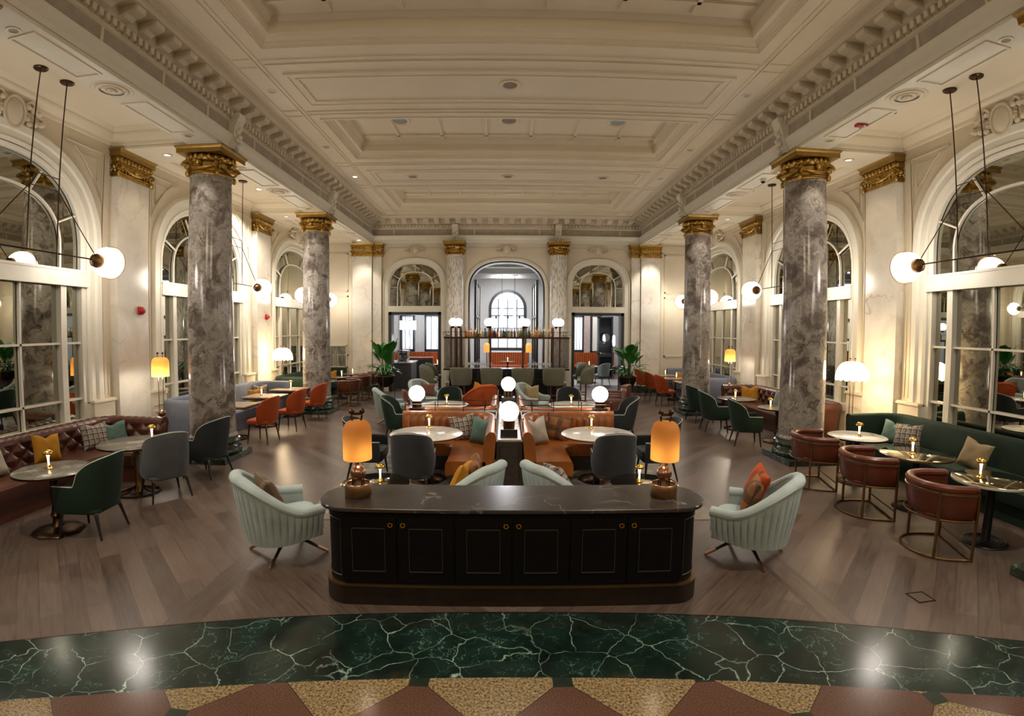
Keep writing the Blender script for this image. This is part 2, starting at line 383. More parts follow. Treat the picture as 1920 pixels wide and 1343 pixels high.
# plane maps: (u along the wall, w into the room, z)
PM = {'left': lambda u, w, z: (-XW + w, u, z), 'right': lambda u, w, z: (XW - w, u, z), 'far': lambda u, w, z: (u, YF - w, z)}
def arch(half, spring, rise, zb, n=2.4, k=14, cx=0.):
    """points (u, z) from bottom left over the crown to bottom right"""
    pts = [(cx-half, zb)]
    if zb < spring: pts.append((cx-half, spring))
    for i in range(1, 2*k):
        a = pi - pi*i/(2*k); ca, sa = cos(a), sin(a)
        pts.append((cx + half*(abs(ca)**(2/n))*(1 if ca > 0 else -1), spring + rise*(abs(sa)**(2/n))))
    if zb < spring: pts.append((cx+half, spring))
    pts.append((cx+half, zb)); return pts
def arch_trim(m, pm, half, spring, rise, zb, prof, cx=0., n=2.4):
    """prof: (outward offset, depth into room) swept round the arch"""
    rings = [[pm(u, d, z) for (u, z) in arch(half+o, spring, rise+o, zb, n, cx=cx)] for o, d in prof]
    m.loft(rings, False, False); return m
def wall_arch(m, pm, u0, u1, ztop, half, spring, rise, zb, cx, w=0., depth=.14, n=2.4, floor=0.):
    A = arch(half, spring, rise, zb, n, cx=cx); top = [(u, ztop) for u, z in A]
    b = m.mark(); N = len(A)
    m.add([pm(u, w, z) for u, z in A] + [pm(u, w, z) for u, z in top], [(i, i+1, N+i+1, N+i) for i in range(N-1)])
    m.add([pm(u, w, z) for u, z in A] + [pm(u, w-depth, z) for u, z in A], [(i, i+1, N+i+1, N+i) for i in range(N-1)])
    for a, c in ((u0, cx-half), (cx+half, u1)):
        m.add([pm(a, w, floor), pm(c, w, floor), pm(c, w, ztop), pm(a, w, ztop)], [(0, 1, 2, 3)])
    if zb > floor:
        m.add([pm(cx-half, w, floor), pm(cx+half, w, floor), pm(cx+half, w, zb), pm(cx-half, w, zb)], [(0, 1, 2, 3)])
        m.add([pm(cx-half, w, zb), pm(cx+half, w, zb), pm(cx+half, w-depth, zb), pm(cx-half, w-depth, zb)], [(0, 1, 2, 3)])
    return m
def pbox(m, pm, u0, u1, w0, w1, z0, z1):
    return m.add([pm(u, w, z) for u in (u0, u1) for w in (w0, w1) for z in (z0, z1)],
                 [(0, 1, 3, 2), (4, 6, 7, 5), (0, 4, 5, 1), (2, 3, 7, 6), (0, 2, 6, 4), (1, 5, 7, 3)])
def cartouche(m, pm, u, z, s=1.):
    """oval shield with leafy scrolls"""
    b = m.mark(); m.ball((0, 0, 0), 1, 20, 12, (.19*s, .09*s, .23*s))
    m.tube([(.2*s*cos(t), .03, .24*s*sin(t)) for t in [2*pi*i/20 for i in range(20)]], .03*s, 6, True)
    r2 = random.Random(3)
    for sx in (-1, 1):
        for i in range(22):
            a = i*.9; q = .22+.34*(i/21); m.ball((sx*(q+.03*cos(a))*s, .03*sin(i*1.7), (.16*sin(a)*(1-.55*i/21)+.03)*s), 1, 7, 5, (.06*s, .055*s, .045*s))
        m.tube([(sx*(.2+.1*t)*s, .03, (.15+.10*sin(t*1.5))*s) for t in [0, .5, 1, 1.5, 2, 2.6, 3.2, 3.8]], [.03*s]*4+[.025*s]*2+[.02*s, .012*s], 6)
    m.xf(lambda x, y, zz: pm(u+x, y+.04, z+zz), b)
wn = [0]
def side_bay(side, yc):
    pm = PM[side]; wn[0] += 1
    w = M(); wall_arch(w, pm, yc-2.535, yc+2.535, 5.95, 1.60, 3.6, 1.39, .7, yc)
    struct('wall_'+side, w, WALLST)
    t = M()                                     # moulded casing, spandrel beads, jamb panels, wainscot blocks
    arch_trim(t, pm, 1.58, 3.6, 1.40, .7, [(0, -.10), (0, .03), (.05, .05), (.07, .035), (.16, .035), (.18, .075), (.27, .085), (.31, .05), (.33, .0)], yc)
    struct('trim_%d' % (10+wn[0]), t, TRIM)
    t = M()
    for s in (-1, 1):
        for a, b in ((1.93, 1.955), (2.02, 2.035)):
            pbox(t, pm, yc+s*a, yc+s*b, 0, .03, 1.2, 5.35)
        pbox(t, pm, yc+s*1.93, yc+s*2.07, 0, .012, 1.2, 5.4)
        # spandrel triangle bead
        L = [(1.9, 4.55), (1.9, 5.38), (1.05, 5.38)] + [(1.05+.85*f, 5.38-.83*f**1.9) for f in (.25, .5, .75)]
        t.tube([pm(yc+s*u, .015, z) for u, z in L], .012, 5, True)
        L = [(1.78, 4.85), (1.78, 5.26), (1.38, 5.26)]
        t.tube([pm(yc+s*u, .012, z) for u, z in L], .009, 5, True)
        a, b = sorted((yc+s*1.60, yc+s*2.07))
        pbox(t, pm, a, b, 0, .10, 0, 1.10); pbox(t, pm, a-.02, b+.02, 0, .13, 1.10, 1.13); pbox(t, pm, a-.01, b+.01, 0, .115, 1.13, 1.15)
        for k in range(3): pbox(t, pm, a+.1, b-.1, .10, .112, .60+k*.12, .615+k*.12)
    cartouche(t, pm, yc, 5.42, .95)
    struct('trim_%d' % (20+wn[0]), t, PAINT)
    # mirrored window: frame, muntins, panes
    f = M(); d = -.085
    pbox(f, pm, yc-1.58, yc+1.58, d-.03, .045, 3.05, 3.30); pbox(f, pm, yc-1.6, yc+1.6, -.05, .065, 3.27, 3.31); pbox(f, pm, yc-1.6, yc+1.6, -.05, .06, 3.04, 3.07)
    pbox(f, pm, yc-1.58, yc+1.58, d-.02, .03, .70, .85)
    for s in (-1, 1):
        a, b = sorted((yc+s*1.50, yc+s*1.58)); pbox(f, pm, a, b, d-.02, .0, .7, 3.06)
        a, b = sorted((yc+s*1.08, yc+s*1.19)); pbox(f, pm, a, b, d-.02, .0, .85, 3.05)
    arch_trim(f, pm, 1.50, 3.6, 1.32, 3.3, [(0, d), (0, -.02), (.03, .0), (.08, .0)], yc)
    wo = struct('window_%d' % wn[0], f, TRIM)
    g = M()
    for u in (-.36, .36): pbox(g, pm, yc+u-.016, yc+u+.016, d, -.035, .85, 3.05)
    for z in (1.2, 2.12): pbox(g, pm, yc-1.55, yc+1.55, d, -.035, z-.016, z+.016)
    arch_trim(g, pm, 1.09, 3.62, .83, 3.3, [(0, d), (0, -.04), (.035, -.04), (.035, d)], yc)
    for a in (-64, -27, 27, 64):
        s, c = sin(radians(a)), cos(radians(a)); p0 = (yc+s*1.12, 3.66+c*.80+(.06 if abs(a) < 30 else 0)); k = .42 if abs(a) < 30 else .45
        p1 = (yc+s*(1.12+k), 3.66+c*(.80+k))
        g.tube([pm(p0[0], -.055, p0[1]), pm(p1[0], -.055, p1[1])], .02, 5)
    mk('muntins', g, TRIM, wo)
    p = M(); A = arch(1.605, 3.6, 1.395, .69, cx=yc); p.add([pm(u, d-.01, z) for u, z in A], [tuple(range(len(A)))])
    mk('mirror_pane', p, MIRROR, wo, smooth=0)
for side in ('left', 'right'):
    for yc in BAYS: side_bay(side, yc)

# far wall
fw = M(); pf = PM['far']
wall_arch(fw, pf, -1.88, 1.88, 5.6, 1.45, 3.75, 1.17, 0, 0., w=0, depth=.5, n=2.5)
for s in (-1, 1):
    wall_arch(fw, pf, s*3.42-1.54, s*3.42+1.54, 5.6, 1.04, 3.85, 1.0, 0., s*3.42, depth=.35, n=2.5)
    for (a, b) in ((4.96, 7.2),): pbox(fw, pf, min(s*a, s*b), max(s*a, s*b), -.2, 0, 0, 5.95)
struct('wall_far', fw, PAINT)
ft = M()
arch_trim(ft, pf, 1.42, 3.75, 1.14, 0, [(0, -.2), (0, .02), (.04, .05), (.10, .05), (.13, .03)], 0., 2.5)
for s in (-1, 1):
    arch_trim(ft, pf, 1.0, 3.85, .97, 0, [(0, -.1), (0, .02), (.03, .03), (.14, .03), (.17, .07), (.21, .04), (.22, 0)], s*3.42, 2.5)
    pbox(ft, pf, s*3.42-1.0, s*3.42+1.0, -.12, .04, 2.99, 3.21)
struct('trim_31', ft, TRIM)
fc = M()
for u in (-3.42, 0, 3.42): cartouche(fc, pf, u, 5.28, .62)
for s in (-1, 1):
    fc.tube([pf(s*3.42+a, .01, z) for a, z in ((-1.15, 4.3), (-1.3, 5.0), (-.95, 5.38), (.95, 5.38), (1.3, 5.0), (1.15, 4.3))], .012, 5)
fc.tube([pf(a, .01, z) for a, z in ((-1.5, 4.3), (-1.5, 5.38), (1.5, 5.38), (1.5, 4.3))], .012, 5)
struct('trim_32', fc, PAINT)
for i, s in enumerate((-1, 1)):
    cx = s*3.42; f = M(); d = -.10
    arch_trim(f, pf, .96, 3.85, .93, 3.21, [(0, d), (0, -.03), (.05, -.03)], cx, 2.5)
    wo = struct('window_%d' % (21+i), f, TRIM); g = M()
    arch_trim(g, pf, .66, 3.85, .62, 3.21, [(0, d), (0, -.06), (.03, -.06), (.03, d)], cx, 2.5)
    for a in (-58, 0, 58):
        sn, c = sin(radians(a)), cos(radians(a))
        g.tube([pf(cx+sn*.68, -.07, 3.9+c*.6), pf(cx+sn*1.05, -.07, 3.9+c*.97)], .014, 5)
    for q in (-1, 1): g.tube([pf(cx+q*.68, -.07, 3.92), pf(cx+q*.98, -.07, 3.92)], .013, 5)
    for k in range(6):                           # small ring emblem on the pane
        a = 2*pi*k/6; c0 = (cx-.03*s+.055*cos(a), 3.72+.055*sin(a))
        g.tube([pf(c0[0]+.03*cos(t), -.085, c0[1]+.03*sin(t)) for t in [2*pi*j/10 for j in range(10)]], .005, 4, True)
    mk('muntins', g, TRIM, wo)
    p = M(); A = arch(1.045, 3.85, 1.005, 3.1, 2.5, cx=cx); p.add([pf(u, d-.01, z) for u, z in A], [tuple(range(len(A)))])
    mk('mirror_pane', p, MIRROR, wo, smooth=0)
    dfm = M()                                      # dark lined doorway
    for q in (-1, 1): pbox(dfm, pf, cx+q*.93-.05, cx+q*.93+.05, -.4, .01, 0, 2.99)
    pbox(dfm, pf, cx-.98, cx+.98, -.4, .01, 2.88, 2.985)
    struct('door_%d' % (i+1), dfm, DKFR)
dl = M(); arch_trim(dl, pf, 1.36, 3.75, 1.09, 0, [(0, -.5), (0, -.02), (.06, -.02)], 0., 2.5)
struct('door_3', dl, DKFR)

# recessed panels on the end walls of the aisles
for s in (-1, 1):
    m = M()
    for z0, z1 in ((1.35, 3.6), (3.75, 5.2)):
        a, b = sorted((s*5.95, s*6.95)); pbox(m, pf, a, b, 0, .025, z0, z0+.05); pbox(m, pf, a, b, 0, .025, z1-.05, z1)
        pbox(m, pf, a, a+.05, 0, .025, z0, z1); pbox(m, pf, b-.05, b, 0, .025, z0, z1)
    struct('trim_%d' % (40+s), m, WALLST)
art = thing('relief_panel', 'grey framed relief of draped cloth on the wall left of the left corner pilaster', 'wall panel', (-6.42, 18.24, 1.32))
mk('frame', M().box(-.42, .42, 0, .06, -.42, -.38).box(-.42, .42, 0, .06, .38, .42).box(-.42, -.38, 0, .06, -.42, .42).box(.38, .42, 0, .06, -.42, .42), PAINT, art)
def drape():
    m = M(); n = 60
    m.loft([[(-.38+.76*i/n, .03+.02*sin(i*.9+z*2)+.015*sin(i*.37), -.38+.76*z) for i in range(n+1)] for z in [k/8 for k in range(9)]], False, False); return m
mk('drapery_relief', drape(), marble('grey_relief', [(.3, lin('#4a453d')), (.6, lin('#a79f90'))], '#3a352e', 6, .03, .5, stretch=(3, 3, .6)), art)

# entablature: one moulded profile run round the room
def ent(prof, xin=5.0, yf=18.15):
    rings = [[(-xin+d, YB, z), (-xin+d, yf-d, z), (xin-d, yf-d, z), (xin-d, YB, z)] for d, z in prof]
    return M().loft(rings, False, False)
struct('trim_51', ent([(-.55, 5.53), (-.02, 5.53), (0, 5.54), (0, 5.59), (.02, 5.585), (.02, 5.66), (.05, 5.70), (.08, 5.77), (.08, 5.81), (.0, 5.83)]), TRIM, smooth=.5)
struct('trim_52', ent([(.0, 5.83), (0, 6.05)]), FRIEZE)
struct('trim_53', ent([(.0, 6.05), (.03, 6.07), (.03, 6.10), (.03, 6.20), (.07, 6.21), (.10, 6.235), (.10, 6.375), (.40, 6.385), (.40, 6.41), (.42, 6.43), (.45, 6.45), (.47, 6.455), (.47, 6.47), (.49, 6.475), (.49, 6.5)]), PAINT, smooth=.5)
def run(fn):
    """repeat fn(m, origin, along-direction, inward-direction) along the three sides"""
    m = M()
    for s in (-1, 1): fn(m, lambda a, d, z, s=s: (s*(5.0-d), a, z), -6.9, 18.1)
    fn(m, lambda a, d, z: (a, 18.15-d, z), -4.95, 4.95); return m
def dent(m, P, a0, a1):
    n = int((a1-a0)/.125)
    for i in range(n+1):
        a = a0 + (a1-a0)*i/n
        pbox(m, P, a-.034, a+.034, .03, .105, 6.105, 6.195)
def modil(m, P, a0, a1):
    n = int((a1-a0)/.39)
    for i in range(n+1):
        a = a0+(a1-a0)*i/n; w = .088
        S = [(.09, 6.225), (.18, 6.235), (.24, 6.275), (.30, 6.285), (.365, 6.31), (.375, 6.35), (.375, 6.382), (.09, 6.38)]
        m.loft([[P(a-w, d, z) for d, z in S], [P(a+w, d, z) for d, z in S]], True, True)
struct('trim_54', run(dent), PAINT, smooth=0); struct('trim_55', run(modil), PAINT, smooth=.3)
fp = M()                                            # raised fillets that panel the frieze, vent grilles
for s in (-1, 1):
    P = lambda a, d, z, s=s: (s*(5.0-d), a, z)
    for yc in BAYS:
        for a in (yc-1.75, yc-.62, yc+.62, yc+1.75): pbox(fp, P, a-.02, a+.02, 0, .02, 5.84, 6.05)
for a in (-4.2, -1.2, 1.2, 4.2): pbox(fp, lambda a, d, z: (a, 18.15-d, z), a-.02, a+.02, 0, .02, 5.84, 6.05)
struct('trim_56', fp, PAINT)
def bracket(P, a):
    m = M(); m.loft([[P(a-w, d, z) for d, z in ((0, 5.56), (.08, 5.56), (.15, 5.62), (.10, 5.70), (.12, 5.95), (.2, 6.12), (.2, 6.2), (0, 6.2))] for w in (-.11, .11)], True, True)
    for sx in (-1, 1): m.tube([P(a+sx*.11, .12+.05*cos(t), 6.1+.05*sin(t)) for t in [i*2*pi/10 for i in range(10)]], .015, 5, True)
    for i in range(6): m.ball(P(a+.04*(-1)**i, .14, 5.66+i*.07), .045, 8, 6)
    m.ball(P(a, .15, 5.60), .06, 8, 6); return m
for i, y in enumerate(COLY[:4]):
    for s in (-1, 1):
        struct('trim_%d' % (60+i*2+(s > 0)), bracket(lambda a, d, z, s=s: (s*(5.0-d), a, z), y), TRIM)
for s in (-1, 1): struct('trim_%d' % (69+(s > 0)), bracket(lambda a, d, z: (a, 18.15-d, z), s*1.9), TRIM)

# coffered ceiling
ce = M(); XC = 3.66; ZC = 6.5
COF = [(14.47, 16.65), (9.55, 11.77), (4.55, 6.93), (-.40, 1.98), (-5.3, -3.0)]
PAN = [(12.65, 13.75), (7.70, 8.88), (2.75, 3.93), (-2.2, -1.0)]
def quad(m, x0, x1, y0, y1, z): m.add([(x0, y0, z), (x1, y0, z), (x1, y1, z), (x0, y1, z)], [(0, 1, 2, 3)])
for s in (-1, 1): quad(ce, min(s*XC, s*5.0), max(s*XC, s*5.0), YB, 18.15, ZC)
edges = sorted([YB] + [v for c in COF for v in c] + [18.15])
for i in range(0, len(edges), 2): quad(ce, -XC, XC, edges[i], edges[i+1], ZC)
def rect_loft(m, x0, x1, y0, y1, prof, cap=False):
    m.loft([[(x0+d, y0+d, z), (x1-d, y0+d, z), (x1-d, y1-d, z), (x0+d, y1-d, z)] for d, z in prof], True, False)
    if cap: d, z = prof[-1]; quad(m, x0+d, x1-d, y0+d, y1-d, z)
for y0, y1 in COF:
    rect_loft(ce, -XC, XC, y0, y1, [(0, ZC), (.0, 6.52), (.03, 6.53), (.03, 6.55), (.06, 6.56), (.09, 6.60), (.16, 6.61), (.16, 6.76), (.19, 6.77), (.24, 6.84), (.30, 6.85)], True)
    for k in range(-3, 4):
        if k != 0 or True: ce.box(k*1.02-.51-.03, k*1.02-.51+.03, y0+.3, y1-.3, 6.81, 6.851) if k > -3 else None
    for yy in (y0+.55, y1-.55): ce.box(-XC+.3, XC-.3, yy-.03, yy+.03, 6.81, 6.851)
struct('ceiling', ce, CEIL, smooth=.4)
cm = M()
def ringbox(m, x0, x1, y0, y1, w, z0, z1):
    m.box(x0, x1, y0, y0+w, z0, z1).box(x0, x1, y1-w, y1, z0, z1).box(x0, x0+w, y0+w, y1-w, z0, z1).box(x1-w, x1, y0+w, y1-w, z0, z1)
for y0, y1 in PAN:
    for a, w, h in ((0, .05, .035), (.05, .10, .018), (.15, .03, .03)):
        ringbox(cm, -XC-.03+a, XC+.03-a, y0+a, y1-a, w, ZC-h, ZC+.01)
for y0, y1 in COF:
    ringbox(cm, -XC-.07, XC+.07, y0-.07, y1+.07, .05, ZC-.02, ZC+.01)
for y in [v for y0, y1 in COF for v in (y0-.38, y1+.38)]:
    for dy in (-.02, .12) : cm.box(-3.86, 3.86, y+dy-.02, y+dy+.01, ZC-.022, ZC+.01)
    for s in (-1, 1):
        for dy in (-.07, .17): a, b = sorted((s*3.98, s*4.34)); cm.box(a, b, y+dy-.015, y+dy+.015, ZC-.02, ZC+.01)
for s in (-1, 1):
    for x in (3.90, 3.98, 4.34):
        a, b = sorted((s*x, s*(x+.025))); cm.box(a, b, YB, 17.5, ZC-.018, ZC+.01)
struct('trim_71', cm, CEIL, smooth=0)
# aisle ceilings with their cornices, beams between column and pilaster, beam soffit panels
ai = M(); am = M()
for s in (-1, 1):
    S = lambda x: s*x
    def q(x0, x1, y0, y1, z, m=ai): a, b = sorted((s*x0, s*x1)); quad(m, a, b, y0, y1, z)
    q(5.50, 7.06, YB, 18.3, 5.86)
    ai.add([(s*5.55, YB, 5.53), (s*5.55, 18.3, 5.53), (s*5.55, 18.3, 5.87), (s*5.55, YB, 5.87)], [(0, 1, 2, 3)])
    for y in COLY: a, b = sorted((s*5.55, s*7.05)); ai.box(a, b, y-.40, y+.40, 5.53, 5.87)
    for yc in BAYS:
        y0, y1 = yc-2.115, min(yc+2.115, 18.3)
        x0, x1 = (5.55, 7.05) if s > 0 else (-7.05, -5.55)
        am.loft([[(x0+d, y0+d, z), (x1-d, y0+d, z), (x1-d, y1-d, z), (x0+d, y1-d, z)] for d, z in ((0, 5.58), (.02, 5.59), (.025, 5.65), (.06, 5.69), (.10, 5.73), (.12, 5.77), (.12, 5.80), (.18, 5.84), (.20, 5.86))], True, False)
        # recessed soffit panels with the rosette between them
        a, b = sorted((s*5.09, s*5.49))
        for ya, yb in ((yc-1.55, yc-.42), (yc+.42, yc+1.55)):
            ringbox(am, a, b, ya, yb, .03, 5.512, 5.535)
        for r, h in ((.27, .014), (.21, .03), (.13, .022), (.06, .04)):
            am.lathe([(r, 5.53), (r, 5.53-h+.01), (r-.015, 5.53-h), (max(r-.05, .01), 5.53-h+.012)], 28, (s*5.30, yc, 0), False)
struct('ceiling', ai, CEIL, smooth=0); struct('trim_72', am, CEIL, smooth=.5)
# wall and ceiling behind the camera
bw = M(); bw.box(-7.4, 7.4, YB-.2, YB, 0, 6.9); struct('wall_back', bw, PAINT)

# ================================================================== COLUMNS AND PILASTERS
def cap_round(m, r0, r1, zb, zt, half):
    """gilded capital: necking, garlands, egg-and-dart echinus, corner volutes"""
    h = zt-zb
    m.lathe([(r0*.99, zb-.01), (r0*1.06, zb), (r0*1.07, zb+.02), (r0*1.01, zb+.035), (r0*1.06, zb+.05), (r0*1.02, zb+.07), (r0*1.02, zb+.16), (r1*1.0, zb+.22), (r1*1.12, zb+.25), (r1*1.16, zb+.29), (r1*1.1, zb+.34)], 40)
    N = 22
    for i in range(N):
        a = 2*pi*i/N; m.ball((r1*1.13*cos(a), r1*1.13*sin(a), zb+.30), 1, 8, 6, (.036, .036, .05))
    for i in range(4):                                   # volutes at the corners
        a = pi/4+i*pi/2; ca, sa = cos(a), sin(a)
        for q in (-1, 1):
            pts = []
            for k in range(22):
                t = k*.42; rr = .085*(1-k/24); px = rr*cos(t); pz = rr*sin(t)
                pts.append((ca*(r1*1.14+px)-sa*q*.035, sa*(r1*1.14+px)+ca*q*.035, zb+.17+pz))
            m.tube(pts, [.03*(1-k/34) for k in range(22)], 6)
        m.ball((ca*r1*1.13, sa*r1*1.13, zb+.03), .042, 8, 6, (1, 1, 1.6))
        b = i*pi/2                                        # garland swag and rosette between volutes
        m.tube([((r0*1.10)*cos(b+t), (r0*1.10)*sin(b+t), zb+.17-.07*cos(t*2.2)) for t in [-.62+.124*k for k in range(11)]], [.02+.018*sin(pi*k/10) for k in range(11)], 6)
        m.ball((r0*1.16*cos(b), r0*1.16*sin(b), zb+.20), .05, 8, 6)
def cap_abacus(m, half, z0, z1):
    R = []
    for o, z in ((-.03, z0), (0, z0+.005), (0, z1-.05), (.02, z1-.03), (.03, z1-.005), (.03, z1)):
        a = half+o; R.append([(-a, -a, z), (a, -a, z), (a, a, z), (-a, a, z)])
    m.loft(R)
def column(x, y, label, mat=COLM, base=True, r0=.385, r1=.345, name='marble_column'):
    t = thing(name, label, 'column', (x, y, 0), 0, 'violet marble columns along the room' if mat is COLM else 'mosaic columns of the bar arch')
    def shaft():
        m = M(); P = [(r0+.03, .40), (r0+.03, .43), (r0, .47)]
        for i in range(9): f = i/8; P.append((r0+(r1-r0)*f**1.6, .5+f*4.5))
        P += [(r1+.02, 5.02), (r1+.02, 5.06)]; return m.lathe(P, 48)
    mk('shaft', shaft, mat, t, key='shaft%.2f' % r0)
    def capm(): m = M(); cap_round(m, r1, r1+.0, 5.04, 5.38, .41); return m
    c = mk('capital', capm, GOLD, t, key='cap%.2f' % r1, label='gilded capital with volutes')
    mk('abacus', lambda: (lambda m: (cap_abacus(m, r1+.07, 5.40, 5.53), m)[1])(M()), GOLD2, c, key='aba%.2f' % r1)
    if base:
        mk('base', lambda: M().lathe([(.44, .10), (.475, .12), (.485, .16), (.47, .20), (.44, .215), (.425, .24), (.415, .27), (.43, .29), (.455, .30), (.465, .33), (.45, .365), (.425, .38), (.42, .41)], 48), GRNP, t, key='colbase')
        mk('plinth', lambda: M().box(-.48, .48, -.48, .48, 0, .10), GRNP, t, key='plinth', bev=.008)
    return t
nm = {13.6: 'farther', 8.53: 'nearer', 3.46: 'hidden'}
column(-COLX, 8.53, 'violet-grey marble column on the left, behind the charcoal armchairs, nearest in full view')
column(COLX, 8.53, 'violet-grey marble column on the right, rising behind the leather tub chairs')
column(-COLX, 13.6, 'violet-grey marble column on the left behind the three orange chairs')
column(COLX, 13.6, 'violet-grey marble column on the right between orange chairs and green armchairs')
column(COLX, 3.46, 'marble column at the right edge, only its gilded corner and plinth in view')
column(-5.45, 3.46, 'marble column at the left edge beside the leather sofa')
column(-COLX, -1.61, 'violet marble column left, reflected in the mirrors, behind the viewpoint')
column(COLX, -1.61, 'violet marble column right, reflected in the mirrors, behind the viewpoint')
column(-1.9, 18.02, 'mosaic-clad pale column left of the central arch behind the bar', MOSA, False, .33, .315, 'mosaic_column')
column(1.9, 18.02, 'mosaic-clad pale column right of the central arch behind the bar', MOSA, False, .33, .315, 'mosaic_column')
def sqcap(m, hx, hy, zb):
    """capital of a pilaster: box version"""
    for o, z0, z1 in ((.015, zb, zb+.03), (.0, zb+.03, zb+.05), (.02, zb+.05, zb+.075), (-.02, zb+.07, zb+.24), (.0, zb+.23, zb+.26), (.03, zb+.26, zb+.35)):
        m.box(-hx-o, hx+o, -hy-o, hy+o, z0, z1)
    for A_, B_, n_ in ((hx, hy, 0), (hy, hx, 1)):
        k_ = max(2, int(A_*2/.075))
        for sx in (-1, 1):
            for i in range(k_+1):
                a_ = -A_+2*A_*i/k_; c_ = (a_, sx*(B_+.0), zb+.115+.02*(i % 2)); m.ball(c_ if not n_ else (c_[1], c_[0], c_[2]), 1, 7, 5, (.026, .026, .055))
    for sx in (-1, 1):
        nx = int(hx*2/.085); ny = int(hy*2/.085)
        for i in range(nx+1): m.ball((-hx+2*hx*i/nx, sx*(hy+.04), zb+.30), 1, 8, 6, (.034, .034, .045))
        for i in range(ny+1): m.ball((sx*(hx+.04), -hy+2*hy*i/max(ny, 1), zb+.30), 1, 8, 6, (.034, .034, .045))
        for sy in (-1, 1):
            pts = [(sx*(hx+.03), sy*(hy+.03), zb+.16)]
            for q in (0, 1):
                pts = []
                for k in range(18):
                    t = k*.45; rr = .07*(1-k/20)
                    pts.append((sx*(hx+.02+(0 if q else rr*cos(t))), sy*(hy+.02+(rr*cos(t) if q else 0)), zb+.15+rr*sin(t)))
                m.tube(pts, [.022*(1-k/28) for k in range(18)], 6)
            m.ball((sx*(hx+.03), sy*(hy+.03), zb+.04), .04, 8, 6, (1, 1, 1.5))
        for (A, B, n) in ((hx, hy, 0), (hy, hx, 1)):
            L = [(-A+.1+(2*A-.2)*k/10, sx*(B+.02), zb+.17-.05*sin(pi*k/10)) for k in range(11)]
            if n: L = [(b, a, z) for a, b, z in L]
            m.tube(L, [.012+.016*sin(pi*k/10) for k in range(11)], 6)
            c = (0, sx*(B+.03), zb+.17); m.ball(c if not n else (c[1], c[0], c[2]), .04, 8, 6)
def pilaster(x, y, hx, hy, label, group=None):
    t = thing('pilaster', label, 'pilaster', (x, y, 0), 0, group)
    k = '%.3f_%.3f' % (hx, hy)
    mk('shaft', lambda: M().box(-hx, hx, -hy, hy, .25, 5.07), PILM, t, key='pil'+k)
    mk('base', lambda: M().box(-hx-.03, hx+.03, -hy-.03, hy+.03, 0, .20).box(-hx-.015, hx+.015, -hy-.015, hy+.015, .2, .26), GRNP, t, key='pib'+k, bev=.005)
    c = mk('capital', lambda: (lambda m: (sqcap(m, hx, hy, 5.05), m)[1])(M()), GOLD, t, key='pic'+k, label='gilded capital')
    def ab():
        m = M(); R = []
        for o, z in ((.05, 5.40), (.07, 5.405), (.07, 5.48), (.09, 5.505), (.10, 5.53)): R.append([(-hx-o, -hy-o, z), (hx+o, -hy-o, z), (hx+o, hy+o, z), (-hx-o, hy+o, z)])
        return m.loft(R)
    mk('abacus', ab, GOLD2, c, key='pia'+k)
G_ = 'cream marble pilasters on the side walls'
for s, sd in ((-1, 'left'), (1, 'right')):
    pilaster(s*6.974, 8.53, .074, .40, 'cream marble pilaster with gilded capital on the %s wall, nearest in full view' % sd, G_)
    pilaster(s*6.974, 13.6, .074, .40, 'cream marble pilaster on the %s wall, the farther of two with gilded capitals' % sd, G_)
    pilaster(s*6.974, 3.46, .074, .40, 'cream marble pilaster on the %s wall at the edge of view beside the sofa' % sd, G_)
    pilaster(s*5.37, 18.20, .36, .098, 'broad cream marble pilaster in the %s corner of the far wall' % sd)
    pilaster(s*4.83, 18.24, .165, .058, 'narrow cream marble pilaster beside the %s doorway of the far wall' % sd)
for s in (-1, 1):
    for y in COLY[3:]: pilaster(s*6.974, y, .074, .40, 'cream marble pilaster seen only in mirrors, %s row behind the viewpoint %s' % ('left' if s < 0 else 'right', 'near' if y > -3 else 'far'), G_)

# ================================================================== CEILING FITTINGS
UNLIT = plain('unlit_lens', '#a59b84', .3); SOFTL = glow('dim_downlight_lens', '#fff1da', 1.5)
def downlight(x, y, z, label, lit=False, r=.06, name='recessed_downlight'):
    t = thing(name, label, 'ceiling light', (x, y, z), 0, 'recessed downlights')
    mk('trim_ring', lambda: M().lathe([(.055, 0), (.09, -.0), (.09, -.012), (.075, -.018), (.055, -.012)], 24, caps=False), TRIM, t, key='dlr')
    mk('lens', lambda: M().lathe([(.001, -.004), (.056, -.006)], 20, caps=False), (SOFTL if lit == 'soft' else DOWNL) if lit else UNLIT, t, key='dll')
for s, sd in ((-1, 'left'), (1, 'right')):
    for y, w in ((4.34, 'nearest on the beam soffit'), (7.70, 'before the nearer column'), (9.4, 'past the nearer column'), (12.75, 'before the farther column'), (14.5, 'past the farther column'), (17.4, 'beside the far corner')):
        downlight(s*5.29, y, 5.53, 'small round downlight in the %s beam soffit, %s' % (sd, w), y == 17.4 and s < 0)
    for y, w in ((8.53, 'nearer'), (13.6, 'farther')):
        downlight(s*6.25, y, 5.53, 'small glowing downlight in the %s cross beam beside the %s pilaster' % (sd, w), 'soft')
    for y, w in ((8.3, 'first'), (11.0, 'second'), (13.2, 'third')):
        downlight(s*4.16, y, 6.5, 'small round ceiling spot beside the coffers, %s of the %s row' % (w, sd), (y == 13.2 and s < 0))
downlight(-6.25, 12.0, 5.859, 'bright lit spot in the left aisle ceiling above the orange chairs', True)
